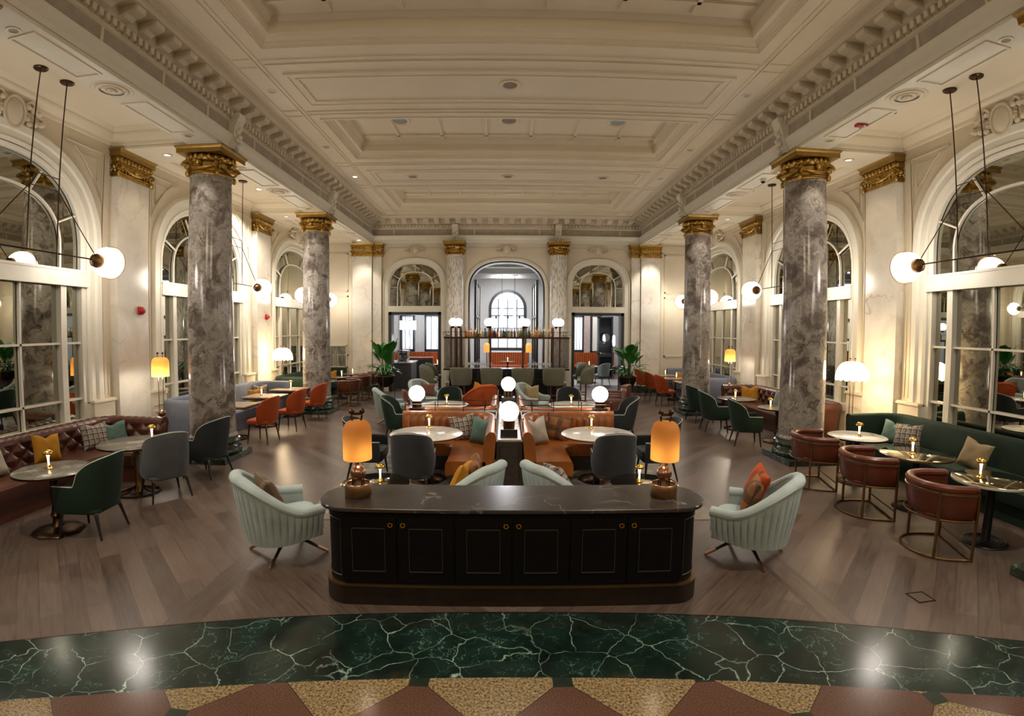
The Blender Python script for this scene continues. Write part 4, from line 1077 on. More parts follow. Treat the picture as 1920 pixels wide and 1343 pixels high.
# ---- right bay 1
round_table(5.42, 7.10, .42, 'round white marble table by the right column', WHTM, base='disc')
round_table(5.42, 5.92, .44, 'round bronze-mirror table in the middle of the right foreground row', TABLEMIR, base='disc', lip=BRASS)
round_table(5.36, 4.70, .42, 'round smoked mirror table nearest the right edge', TABLEMIR, base='disc', lip=PIPE)
for (x, y), w in zip(((5.42, 7.06), (5.38, 5.95), (5.28, 4.80)), ('white marble table by the right column', 'bronze-mirror table right', 'table nearest the right edge')): mushroom(x, y, .74, 'brass mushroom lamp on the %s' % w)
for (x, y, a), w in zip(((4.74, 7.10, -16), (4.72, 5.92, -17), (4.70, 4.72, -20)), ('beside the right column', 'in the middle of the foreground row', 'nearest the viewer')):
    tub_chair(x, y, radians(a), 'chestnut leather tub chair on the right, %s' % w)
cushion(6.50, 7.66, .46, radians(200), 'teal cushion with pale trim on the green banquette right', C_TEAL, .44, .40, .15, .28, .1)
cushion(6.46, 7.28, .46, radians(196), 'grey plaid cushion on the green banquette right', C_PLAID, .46, .42, .16, .3, -.08)
cushion(6.45, 6.05, .46, radians(186), 'beige velvet cushion tilted on the green banquette right', C_BEIGE, .46, .42, .16, .3, .16)
# ---- right bay 2
for (x, y, a), w in zip(((5.0, 12.35, 8), (4.86, 11.15, -8), (4.95, 9.78, -14)), ('farthest of three', 'middle of three', 'nearest of three')):
    armchair(x, y, radians(a), 'forest green armchair in the middle right bay, %s' % w, VGREEN)
round_table(5.50, 11.35, .44, 'dark round table between the farther green armchairs right', DTOP, base='ring')
round_table(5.72, 9.92, .40, 'dark round table partly behind the right column', DTOP)
mushroom(5.45, 11.32, .74, 'brass mushroom lamp between the green armchairs, middle right bay'); mushroom(5.52, 9.86, .74, 'brass mushroom lamp just left of the right column')
cushion(6.45, 12.55, .46, radians(245), 'mustard cushion on the right chesterfield', C_MUST, .46, .44, .16)
cushion(6.55, 11.3, .46, radians(190), 'grey-green cushion on the right chesterfield before the window', C_OLIVE, .50, .46, .16)
# ---- right bay 3
for (x, y), w in zip(((4.95, 17.45), (4.95, 16.22), (4.98, 15.10)), ('farthest, beside the potted plant', 'the middle one', 'nearest, beside the column')):
    side_chair(x, y, radians(4), 'burnt orange velvet dining chair in the right row, %s' % w)
for y, w in ((17.4, 'farthest'), (16.25, 'middle'), (15.1, 'nearest')):
    rect_table(5.72, y, .80, .68, 'rectangular oak table in the far right bay, %s of three' % w)
    mushroom(5.75, y, .74, 'brass mushroom lamp on the %s oak table right' % w)
cushion(6.4, 17.5, .46, radians(245), 'mustard cushion on the slate banquette, far right bay', C_MUST, .42, .40, .15)
cushion(6.6, 17.1, .46, radians(210), 'brown plaid cushion behind the mustard one, far right bay', C_PLAIDB, .42, .38, .15)

# ================================================================== FLOOR LAMPS
def dome_lamp(x, y, label):
    t = thing('floor_lamp', label, 'floor lamp', (x, y, 0), 0, 'pleated dome floor lamps')
    mk('base', lambda: M().lathe([(.14, 0), (.145, .015), (.12, .03), (.03, .04)], 28), BRASS, t, key='dl_b')
    for q in (-1, 1): mk('pole', lambda: M().tube([(0, 0, .03), (0, 0, 1.60)], .007, 8), BRASS, t, key='dl_p', loc=(q*.035, 0, 0))
    def sh():
        m = M(); rings = []; n = 96
        for k in range(11):
            f = k/10; a = f*pi/2; R = .05+.225*sin(a)**.8; z = 1.50+.31*cos(a)
            rings.append([((R*(1+.018*f*cos(2*pi*j/n*24)))*cos(2*pi*j/n), (R*(1+.018*f*cos(2*pi*j/n*24)))*sin(2*pi*j/n), z-.0-(.03*abs(sin(2*pi*j/n*8)) if k == 10 else 0)) for j in range(n)])
        return m.loft(rings, True, False)
    mk('shade', sh, DOME, t, key='dl_s', label='pleated ivory dome shade')
    for q in (-1, 1): mk('finial', lambda: M().tube([(0, 0, 1.78), (0, 0, 1.84)], .006, 6).ball((0, 0, 1.86), .018, 10, 8), BRONZE, t, key='dl_f', loc=(q*.05, 0, 0))
    return t
dome_lamp(6.28, 8.42, 'lit white pleated dome floor lamp behind the right green banquette')
dome_lamp(-6.35, 13.55, 'lit white pleated dome floor lamp behind the left blue-grey banquette')
def amber_shade(m, R=.155, z0=0., h=.36):
    n = 40; P = [(R, 0), (R, h*.70)] + [(R*.45+R*.55*cos(a), h*.70+h*.30*sin(a)) for a in (.35, .7, 1.05, 1.35, pi/2)]
    return m.lathe([(r, z0+z) for r, z in P], n, caps=False)
def amber_floor(x, y, label):
    t = thing('floor_lamp', label, 'floor lamp', (x, y, 0), 0, 'amber cylinder floor lamps')
    mk('base', lambda: M().lathe([(.13, 0), (.135, .02), (.03, .04)], 28), BRONZE, t, key='af_b')
    for q in (-1, 1): mk('pole', lambda: M().tube([(0, 0, .83), (0, 0, 1.62)], .006, 8), BRASS, t, key='af_p', loc=(q*.045, 0, 0))
    mk('stem', lambda: M().tube([(0, 0, .03), (0, 0, .78)], .012, 8), BRONZE, t, key='af_st')
    mk('ball', lambda: M().ball((0, 0, .82), .07, 20, 14), COPPER, t, key='af_ball')
    mk('shade', lambda: amber_shade(M(), .145, 1.49, .35), ORSH, t, key='af_s', label='amber shade')
    for q in (-1, 1): mk('finial', lambda: M().tube([(0, 0, 1.84), (0, 0, 1.90)], .006, 6).ball((0, 0, 1.91), .02, 10, 8), BRONZE, t, key='af_f', loc=(q*.05, 0, 0))
    mk('bulb', lambda: M().ball((0, 0, 1.60), .025, 12, 8), GLOBES, t, key='af_bulb')
    lamp('POINT', (x, y, 1.60), .8, WARM, .03, name='amber_lamp_light'); lamp('POINT', (x, y, 1.47), 16, (1, .90, .76), .04, name='amber_lamp_light')
    return t
amber_floor(-6.30, 8.42, 'amber-shaded floor lamp between left chesterfield and column, before the pilaster')
amber_floor(6.30, 13.45, 'amber-shaded floor lamp in the right aisle behind the chesterfield')

# ================================================================== THE CONSOLE IN FRONT
def stad(hx, hy, r, k=8): return rrect(-hx, hx, -hy, hy, r, k)
CY0 = 4.235
co = thing('console_cabinet', 'long ebonised console cabinet with rounded ends and stone top, foreground', 'cabinet', (0, CY0, 0))
mk('plinth', lambda: M().prism(stad(1.65, .29, .26), 0, .17), BASEW, co)
mk('plinth_trim', lambda: M().prism(stad(1.655, .295, .262), .168, .18), BRASS, co, label='thin brass line')
mk('body', lambda: M().prism(stad(1.62, .26, .24), .18, .835), DWOOD, co)
mk('rail', lambda: M().prism(stad(1.63, .27, .25), .78, .835), DWOOD, co)
mk('top', (lambda: (lambda m: (m.loft([[(x*a, y*b, z) for x, y in stad(1.695, .33, .31, 12)] for a, b, z in ((.985, .93, .835), (1, 1, .84), (1, 1, .862), (.996, .985, .87))]), m)[1])(M()))(), BLKM, co, label='dark veined stone top')
dx = [-1.46, -.975, -.49, -.005, .48, .965, 1.45]
for i in range(6):
    x0, x1 = dx[i]+.008, dx[i+1]-.008; cx = (x0+x1)/2
    d = mk('door', M().box(x0-cx, x1-cx, -.012, .004, .20, .775).box(x0-cx+.09, x1-cx-.09, -.016, -.01, .30, .68), DWOOD, co, loc=(cx, -.262, 0), bev=.003)
    e = M(); a, b = x0-cx+.095, x1-cx-.095
    for z in (.30, .68): e.box(a, b, -.019, -.012, z-.004, z+.004)
    for q in (a, b): e.box(q-.002, q+.002, -.018, -.012, .30, .68)
    mk('bead', e, DWOODE, d)
    px = (x1-cx-.045) if i % 2 == 0 else (x0-cx+.045)
    mk('ring_pull', M().tube([(px+.018*cos(a), -.022, .715+.018*sin(a)) for a in [2*pi*k/16 for k in range(16)]], .007, 6, True), BRASSL, d)
for s in (-1, 1):
    m = M()
    for z in (.245, .745):
        m.tube([(s*(1.38+.246*sin(a)), -.02-.246*cos(a), z) for a in [.35+k*.14 for k in range(9)]], .004, 5)
    m.tube([(s*(1.38+.246*sin(.35)), -.02-.246*cos(.35), z) for z in (.245, .745)], .003, 5)
    mk('bead', m, DWOODE, co)
def console_lamp(x, y, label, face):
    t = thing('table_lamp', label, 'table lamp', (x, y, .871), 0, 'amber lamps on the console')
    mk('drum', lambda: M().lathe([(.115, 0), (.118, .005), (.118, .10), (.113, .108), (.10, .109), (.098, .10), (.01, .098)], 40), BRASS, t, key='cl_d')
    mk('rim', lambda: M().tube([(.107*cos(a), .107*sin(a), .109) for a in [2*pi*i/40 for i in range(40)]], .007, 6, True), COPPER, t, key='cl_r')
    for qx, qy in ((.04, .03), (-.04, .03), (.04, -.03), (-.04, -.03)): mk('foot', lambda: M().tube([(0, 0, .10), (0, 0, .165)], .007, 6), BRONZE, t, key='cl_c', loc=(qx, qy, 0))
    mk('ball', lambda: M().ball((0, 0, .205), .068, 32, 20), COPPER, t, key='cl_b')
    for i in range(3):
        a = 2*pi*i/3+.4; mk('rod', lambda: M().tube([(0, 0, .25), (0, 0, .44)], .006, 8), BRASSL, t, key='cl_rod', loc=(.035*cos(a), .035*sin(a), 0))
    mk('shade', lambda: amber_shade(M(), .125, .33, .345), ORSH, t, key='cl_s', label='amber shade')
    mk('bulb', lambda: M().ball((0, 0, .42), .022, 12, 8), GLOBES, t, key='cl_bulb')
    f = mk('finial', lambda: M().ball((-.045, 0, .755), .026, 14, 10).ball((.045, .01, .757), .026, 14, 10).tube([(-.045, 0, .72), (-.04, 0, .675)], .009, 6).tube([(.045, 0, .72), (.035, 0, .675)], .009, 6).tube([(-.05, -.02, .735), (.05, .0, .735)], .012, 6), BRONZE, t, key='cl_f', rot=(0, 0, face))
    lamp('POINT', (x, y, 1.235), 1.5, (1, .86, .66), .03, name='console_lamp_light')
    return t
console_lamp(-1.375, 4.24, 'amber table lamp on the left end of the console', .2); console_lamp(1.355, 4.24, 'amber table lamp on the right end of the console', -.25)

# ================================================================== CENTRE ISLAND
lounge(-2.36, 4.93, radians(38), 'pale pleated lounge chair left of the console with a brown cushion')
lounge(2.47, 4.86, radians(142), 'pale pleated lounge chair right of the console with plaid and rust cushions')
lounge(-.58, 5.42, radians(150), 'pale pleated lounge chair behind the console left of centre, mustard cushion in it')
lounge(.64, 5.42, radians(30), 'pale pleated lounge chair behind the console right of centre, plaid cushion in it')
cushion(-2.46, 4.95, .44, radians(42), 'brown woven cushion in the left pale lounge chair', C_BRN, .46, .42, .15, .42)
cushion(2.50, 4.98, .44, radians(150), 'brown plaid cushion in the right pale lounge chair', C_PLAIDB, .46, .42, .15, .40, .1)
cushion(2.62, 5.12, .48, radians(170), 'rust velvet cushion behind the plaid one in the right lounge chair', C_RUST, .42, .42, .14, .35, .2)
cushion(-.66, 5.50, .44, radians(165), 'mustard velvet cushion in the lounge chair left of centre', C_MUST, .46, .44, .14, .42, -.1)
cushion(-.55, 5.68, .47, radians(185), 'brown velvet cushion behind the mustard one left of centre', plain('brown_gold_velvet', '#6b3f16', .7, sheen=.6), .44, .42, .14, .40, .12)
cushion(.66, 5.52, .44, radians(20), 'dark plaid cushion in the lounge chair right of centre', C_PLAID, .46, .42, .15, .5, .15)
for s, sd in ((-1, 'left'), (1, 'right')):
    t = thing('glass_table', 'low round glass table behind the console, %s' % sd, 'table', (s*1.66, 5.88, 0), 0, 'low glass tables')
    mk('glass_top', lambda: M().lathe([(.41, .44), (.42, .445), (.42, .455), (.41, .46)], 48), TABLEMIR, t, key='gt')
    mk('pedestal', lambda: M().lathe([(.16, 0), (.16, .02), (.04, .05), (.03, .3), (.10, .43), (.1, .44)], 24), BRASS, t, key='gp')
    mushroom(s*1.62-.0, 5.98-.02, .46, 'brass mushroom lamp on the low glass table, %s' % sd)
# booths
for s, sd in ((-1, 'left'), (1, 'right')):
    sofa('leather_booth', 'cognac channel-back leather booth in the centre island, front %s' % sd, 'booth', COGNAC, [(s*1.88, 8.62), (s*.30, 8.62), (s*.30, 6.88)], s, .90, .45, .62, 'channel', CABW, r=.40)
    sofa('leather_booth', 'cognac leather booth at the back of the centre island, rear %s' % sd, 'booth', COGNAC, [(s*1.88, 9.02), (s*.30, 9.02), (s*.30, 10.72)], -s, .92, .45, .62, 'channel', CABW, r=.40)
    round_table(s*1.33+.05, 7.52, .56, 'round pale stone table in the front %s booth' % sd, WHTM, 'pale round booth tables', lip=COPPER)
    mushroom(s*1.33+.03, 7.95 if s > 0 else 7.93, .74, 'brass mushroom lamp on the front %s booth table' % sd)
    armchair(s*1.42+.06, 6.80, radians(90), 'charcoal armchair before the front %s booth table, back to the viewer' % sd, VGREY)
    armchair(s*2.30+.06, 7.62, radians(180 if s > 0 else 0), 'charcoal armchair at the outer side of the front %s booth table' % sd, VDGREY)
    round_table(s*1.38+.02, 10.5, .52, 'round pale table in the rear %s booth' % sd, WHTM, 'pale round booth tables')
    mushroom(s*1.34+.03, 10.5, .74, 'brass mushroom lamp on the rear %s booth table' % sd)
    armchair(s*1.42+.05, 11.55, radians(-90), 'round-backed %s chair behind the rear %s booth table' % ('forest green' if s < 0 else 'black', sd), VGREEN if s < 0 else VDGREY)
    armchair(s*2.32+.05, 10.15, radians(180 if s > 0 else 0), '%s armchair at the outer side of the rear %s booth' % ('deep green' if s < 0 else 'charcoal', sd), VGREEN if s < 0 else VDGREY)
cushion(-.74, 8.28, .46, radians(-75), 'grey plaid cushion in the front left booth', C_PLAID, .46, .44, .16, .25, -.12)
cushion(-.47, 8.0, .46, radians(-120), 'teal velvet cushion in the front left booth corner', C_TEAL, .46, .44, .16, .25, .08)
cushion(.50, 7.95, .46, radians(-65), 'cream cushion in the front right booth corner', C_CREAM, .42, .46, .15, .25, -.12)
cushion(.80, 8.28, .46, radians(-105), 'brown striped plaid cushion in the front right booth', C_PLAIDB, .46, .44, .16, .25, .16)
sp = thing('booth_pillar', 'dark oak spine cabinet between the two front booths', 'cabinet', (0, 7.10, 0))
mk('body', M().box(-.19, .19, -.12, 3.68, .0, .74), CABW, sp, bev=.006)
mk('front_panel', M().box(-.13, .13, -.128, -.118, .08, .66).box(-.15, .15, -.124, -.118, .06, .68), CABW, sp, bev=.003)
mk('bead', M().box(-.135, .135, -.132, -.126, .655, .662).box(-.135, .135, -.132, -.126, .08, .087).box(-.135, -.13, -.132, -.126, .08, .66).box(.13, .135, -.132, -.126, .08, .66), DWOODE, sp)
mk('ledge', M().box(-.17, .17, -.10, 3.66, .74, .765), WHTM, sp, bev=.004)
mk('divider', M().box(-1.85, -.22, 1.60, 1.83, .0, .88).box(.22, 1.85, 1.60, 1.83, 0, .88), CABW, sp, bev=.01)
def globe_lamp(x, y, z, label, blockh=.14, stone=True, r=.14):
    t = thing('globe_lamp', label, 'globe lamp', (x, y, z), 0, 'lit opal globes on the booth island')
    if stone: mk('stone_block', lambda: M().box(-.125, .125, -.10, .10, 0, blockh), BLKM, t, key='glb%.2f' % blockh, bev=.004)
    z0 = blockh if stone else 0
    mk('collar', lambda: M().lathe([(.085, 0), (.085, .12), (.06, .125)], 28), BRONZE, t, key='glc', loc=(0, 0, z0))
    mk('globe', lambda: M().ball((0, 0, 0), r, 36, 22), GLOBES, t, key='glg%.2f' % r, loc=(0, 0, z0+.12+r*.93))
    return t
globe_lamp(-.005, 7.18, .766, 'lit globe lamp on the pillar between the front booths', .13, r=.145)
globe_lamp(0.0, 9.05, .766, 'lit globe lamp on the spine farther back, at the crossing of the rails', .34, r=.13)
globe_lamp(-1.66, 8.83, .885, 'lit globe lamp at the outer end of the left booth back', .05, r=.14)
globe_lamp(1.66, 8.80, .885, 'lit globe lamp at the outer end of the right booth back', .05, r=.14)
for s, sd in ((-1, 'left'), (1, 'right')):
    rl = thing('gallery_rail', 'thin bronze gallery rail along the booth backs, %s' % sd, 'rail', (0, 8.82, .88), 0, 'gallery rails')
    for y, h in ((-.16, .13), (.16, .17)):
        pts = [(s*1.84, y, h), (s*.55, y, h), (s*.34, y*1.2, h), (s*.22, y*1.9, h), (s*.20, y*3.5, h), (s*.20, y*(11 if y < 0 else 11), h)]
        mk('bar', M().tube(pts, .008, 6), BRONZE, rl)
        for px, py in ((s*1.84, y), (s*1.3, y), (s*.8, y), (s*.42, y*1.1), (s*.20, y*5), (s*.20, y*10.8)):
            mk('post', lambda: M().tube([(0, 0, -.12), (0, 0, .17)], .007, 6).ball((0, 0, .17), .014, 8, 6), BRONZE, rl, key='gpost%.2f' % h, loc=(px, py, h-.17 if False else 0))

# seating between the island and the bar
lounge(-2.78, 11.95, radians(20), 'pale pleated lounge chair left, behind the booths, back to the viewer', feet=True)
lounge(-2.25, 13.75, radians(-35), 'pale lounge chair with mauve cushion before the left bar stools')
lounge(-.76, 13.15, radians(120), 'coral orange lounge chair before the bar with mustard and cream cushions', ORCH, 'coral lounge chair', name='lounge_chair')
lounge(.74, 13.05, radians(-28), 'pale pleated lounge chair before the bar with a beige cushion, right of the globes')
cushion(-2.25, 13.85, .44, radians(-60), 'mauve cushion in the pale lounge chair before the left stools', C_MAUVE, .44, .40, .15, .3, .15)
cushion(-2.5, 12.3, .44, radians(20), 'rust-brown cushion in the leftmost pale lounge chair behind the booths', C_MAUVE, .42, .40, .15, .3)
cushion(-.80, 13.36, .46, radians(250), 'mustard cushion in the coral lounge chair', C_MUST, .44, .44, .15, .2, .2)
cushion(-.74, 13.08, .46, radians(230), 'cream cushion in front of the mustard one in the coral chair', C_CREAM, .42, .38, .15, .4, -.2)
cushion(.70, 13.22, .45, radians(-65), 'beige cushion in the pale lounge chair right of the globes', C_BEIGE, .46, .40, .15, .25)
def club_chair(x, y, rz, label):
    t = thing('club_chair', label, 'armchair', (x, y, 0), rz-pi/2, 'brown leather club chairs')
    mk('backrest', lambda: pad(M(), rrect(-.33, .33, -.40, -.24, .05), .20, .82, .04), BRNL, t, key='cc_b')
    for q in (-1, 1): mk('arm', lambda: pad(M(), rrect(-.08, .08, -.36, .38, .05), .12, .60, .05), BRNL, t, key='cc_a', loc=(q*.33, 0, 0))
    mk('seat', lambda: pad(M(), rrect(-.25, .25, -.28, .37, .05), .18, .44, .04), BRNL, t, key='cc_s')
    for lx, ly in ((-.32, -.3), (.32, -.3), (-.32, .3), (.32, .3)): mk('leg', lambda: M().lathe([(.02, 0), (.025, .13)], 12), BRASS, t, key='cc_l', loc=(lx, ly, 0))
    return t
club_chair(3.05, 13.7, radians(150), 'brown leather club chair with raised back before the right bar stools')
club_chair(2.70, 12.6, radians(165), 'low brown leather club chair behind the right globe lamp')

# ================================================================== THE BAR
BX, BY0, BY1 = 2.03, 15.8, 17.45
bar = thing('bar_counter', 'dark panelled bar with polished black top before the central arch', 'bar', (0, 15.8, 0))
mk('body', M().box(-1.86, 1.86, .16, .36, 0, 1.03).box(-1.86, -1.66, .16, 1.6, 0, 1.03).box(1.66, 1.86, .16, 1.6, 0, 1.03), DKFR, bar, bev=.008)
mk('counter_top', M().box(-BX, BX, 0, .55, 1.03, 1.085).box(-BX, -BX+.55, .54, 1.62, 1.03, 1.085).box(BX-.55, BX, .54, 1.62, 1.03, 1.085), plain('polished_black_stone', '#1a1a1c', .12), bar, bev=.008)
mk('foot_rail', M().tube([(-1.9, .06, .22), (1.9, .06, .22)], .018, 8).tube([(-1.9, .1, .74), (1.9, .1, .74)], .007, 6), BRASS, bar)
fm = M()
for i in range(8): fm.box(-1.8+i*.455, -1.8+i*.455+.40, .145, .165, .12, .98)
mk('front_panel', fm, BLACK, bar, bev=.004)
mk('sink_station', M().box(-1.2, 1.4, 1.1, 1.5, 0, .92), plain('stainless_steel', '#8a8c90', .3, 1.), bar, bev=.01)
gan = thing('bar_shelf', 'bronze framed shelf over the bar carrying bottles and trailing plants', 'shelf', (0, 15.95, 0))
mk('shelf_board', M().box(-2.03, 2.03, 0, .55, 2.055, 2.085), SHELFG, gan, bev=.004)
mk('shelf_frame', M().box(-2.04, 2.04, -.012, .0, 2.045, 2.10).box(-2.04, 2.04, .55, .562, 2.045, 2.10).box(-2.04, -2.02, 0, .55, 2.045, 2.10).box(2.02, 2.04, 0, .55, 2.045, 2.10).tube([(-2.03, 0, 2.26), (2.03, 0, 2.26)], .006, 5).tube([(-2.03, .55, 2.26), (2.03, .55, 2.26)], .006, 5), BRONZE, gan)
mk('smoked_screen', M().box(-2.03, -1.40, .02, .026, 1.09, 2.05), SHELFG, gan); mk('smoked_screen', M().box(1.45, 2.03, .02, .026, 1.09, 2.05), SHELFG, gan)
for x in (-1.80, -1.66, -1.50, -.53, .53, 1.50, 1.72):
    for y in (.02, .52) if abs(x) in (.53, 1.66, 1.50) else (.02,):
        mk('post', lambda: M().box(-.024, .024, -.024, .024, 1.085, 2.42), plain('walnut_bronze_post', '#4d3022', .35, .5), gan, key='gpo', loc=(x, y, 0))
for i, (x, y) in enumerate(((-1.74, .02), (-1.58, .3), (-.54, .02), (-.62, .52), (.56, .02), (.66, .52), (1.60, .02), (1.76, .3))):
    g = thing('bar_globe', 'lit opal globe on a bronze post over the bar, %s' % ['leftmost', 'second from left', 'third, left of centre', 'fourth, behind the third', 'fifth, right of centre', 'sixth, behind the fifth', 'seventh', 'rightmost'][i], 'globe lamp', (x, 15.95+y, 2.42), 0, 'lit globes over the bar')
    mk('cup', lambda: M().lathe([(.03, -.04), (.05, 0), (.075, .03), (.06, .04)], 20), BRONZE, g, key='bgc'); mk('globe', lambda: M().ball((0, 0, .16), .125, 28, 18), GLOBES, g, key='bgg')
BOT = [plain('amber_spirit', '#8a4310', .1, coat=.5), plain('dark_bottle_glass', '#17180f', .1, coat=.5), plain('clear_spirit_glass', '#9aa29a', .1, coat=.5), plain('golden_spirit', '#a5752c', .1, coat=.5), plain('green_bottle_glass', '#2c4420', .1, coat=.5)]
BS = ['straight-sided', 'slim long-necked', 'squat']
BN = ['amber', 'dark', 'clear', 'golden', 'green']
def bottle(k):
    P = [[(.038, 0), (.04, .01), (.04, .17), (.034, .20), (.014, .225), (.012, .29), (.015, .30)],
         [(.034, 0), (.036, .01), (.036, .20), (.012, .25), (.011, .32), (.014, .33)],
         [(.045, 0), (.048, .01), (.048, .12), (.04, .15), (.014, .17), (.013, .22), (.018, .225), (.018, .25)]][k % 3]
    return lambda: M().lathe(P, 14)
for i in range(30):
    x = -1.33+i*.094+rnd.uniform(-.012, .012)
    if min(abs(x-.53), abs(x+.53)) < .05: continue
    k = rnd.choice([0, 0, 1, 2, 3, 3, 4]); s = rnd.randrange(3)
    tag(mk('liquor_bottle', bottle(s), BOT[k], key='bo%d' % s, loc=(x, 16.08+rnd.uniform(-.03, .03), 2.086)), '%s %s liquor bottle in the front row of the shelf over the bar' % (BS[s], BN[k]), 'bottle', '%s %s bottles on the bar shelf' % (BS[s], BN[k]))
for i in range(20):
    x = -1.28+i*.14
    k = rnd.choice([0, 1, 2, 3, 4]); s = rnd.randrange(3)
    tag(mk('liquor_bottle', bottle(s), BOT[k], key='bo%d' % s, loc=(x, 16.32, 2.086)), '%s %s liquor bottle in the back row of the shelf over the bar' % (BS[s], BN[k]), 'bottle', '%s %s bottles, back row' % (BS[s], BN[k]))
WG = thin_glass('glassware', '#d8dcdc', .45)
gl = lambda: M().lathe([(.03, 0), (.03, .004), (.005, .01), (.005, .08), (.03, .11), (.034, .15), (.028, .18)], 12, caps=False)
for i in range(22):
    x = -1.25+(i % 11)*.075; tag(mk('wine_glass', gl, WG, key='wg', loc=(x, 16.0+.09*(i//11), 1.086)), 'stemmed glass in the %s row on the left of the bar top' % ('front', 'back')[i//11], 'glass', '%s row of glasses on the left of the bar' % ('front', 'back')[i//11])
for i in range(20):
    x = .72+(i % 10)*.08; tag(mk('wine_glass', gl, WG, key='wg', loc=(x, 16.02+.09*(i//10), 1.086)), 'stemmed glass in the %s row on the right of the bar top' % ('front', 'back')[i//10], 'glass', '%s row of glasses on the right of the bar' % ('front', 'back')[i//10])
def trailing(x, y, z, label, sc=1.):
    t = thing('potted_plant', label, 'potted plant', (x, y, z), 0, 'plants on the bar shelf')
    mk('pot', lambda: M().lathe([(.05, 0), (.07, .01), (.08, .10), (.07, .11)], 16), plain('pale_pot', '#a9a195', .5), t, key='tp')
    def lv():
        m = M(); r = random.Random(5)
        for i in range(90):
            a = r.uniform(0, 6.28); q = r.uniform(.02, .19); z = .12+r.uniform(-.10, .10)-.25*(q-.08 if q > .1 else 0)
            c = Vector((q*cos(a)*1.3, q*sin(a)*.8, z)); d = Vector((cos(a), sin(a), r.uniform(-.5, .6))).normalized()*.035; s = Vector((-sin(a), cos(a), .2))*.016
            m.add([c-d, c+s, c+d, c-s], [(0, 1, 2, 3)])
        return m
    mk('foliage', lv, LEAF2, t, key='tlv', smooth=0); t.scale = (sc, sc, sc)
trailing(-1.93, 16.2, 2.086, 'trailing plant at the left end of the shelf over the bar'); trailing(-1.38, 16.4, 2.086, 'second trailing plant from the left on the bar shelf')
trailing(1.90, 16.2, 2.086, 'trailing plant at the right end of the shelf over the bar'); trailing(1.42, 16.35, 2.086, 'upright small plant in a pale pot on the right of the bar shelf', .9)
def stool(x, y, rz, label):
    t = thing('bar_stool', label, 'bar stool', (x, y, 0), rz-pi/2, 'olive-grey shell-back bar stools')
    def bk():
        m = M(); P, L = ushape(.30, .28, .14, 44, 2.6, .30); zt = lambda f: .72+.46*min(1, sqrt(max(0, 1-abs(2*f-1)**3.4)))
        return shell(m, P, .62, zt, .05, .06, nv=7)
    mk('backrest', bk, STOOLF, t, key='bs_b'); mk('seat', lambda: pad(M(), rrect(-.25, .25, -.22, .24, .1), .64, .76, .03), STOOLF, t, key='bs_s')
    for q in (-1, 1): mk('leg', lambda: M().box(-.025, .025, -.02, .02, 0, .64), plain('copper_brown_post', '#6b4632', .35, .5), t, key='bs_l', loc=(q*.10, -.05, 0))
    mk('foot_plate', lambda: M().lathe([(.22, 0), (.225, .012), (.2, .02)], 32), BRASS, t, key='bs_f')
    mk('footrest', lambda: M().box(-.16, .16, .10, .13, .24, .265).box(-.10, -.08, -.03, .12, .245, .262).box(.08, .10, -.03, .12, .245, .262), BRASS, t, key='bs_r')
for x, w in ((-1.42, 'leftmost of four at the bar front'), (-.47, 'second from left at the bar front'), (.50, 'third from left at the bar front'), (1.47, 'rightmost of four at the bar front')):
    stool(x, 15.32, radians(90), 'olive-grey bar stool, %s' % w)
for (x, y), w in zip(((-2.45, 15.6), (-2.52, 16.35), (-2.5, 17.1)), ('nearest', 'middle', 'farthest')): stool(x, y, radians(8), 'olive-grey bar stool at the left end of the bar, %s of three' % w)
for (x, y), w in zip(((2.50, 15.7), (2.62, 16.4), (2.55, 17.1)), ('nearest', 'middle', 'farthest')): stool(x, y, radians(172), 'olive-grey bar stool at the right end of the bar, %s of three' % w)

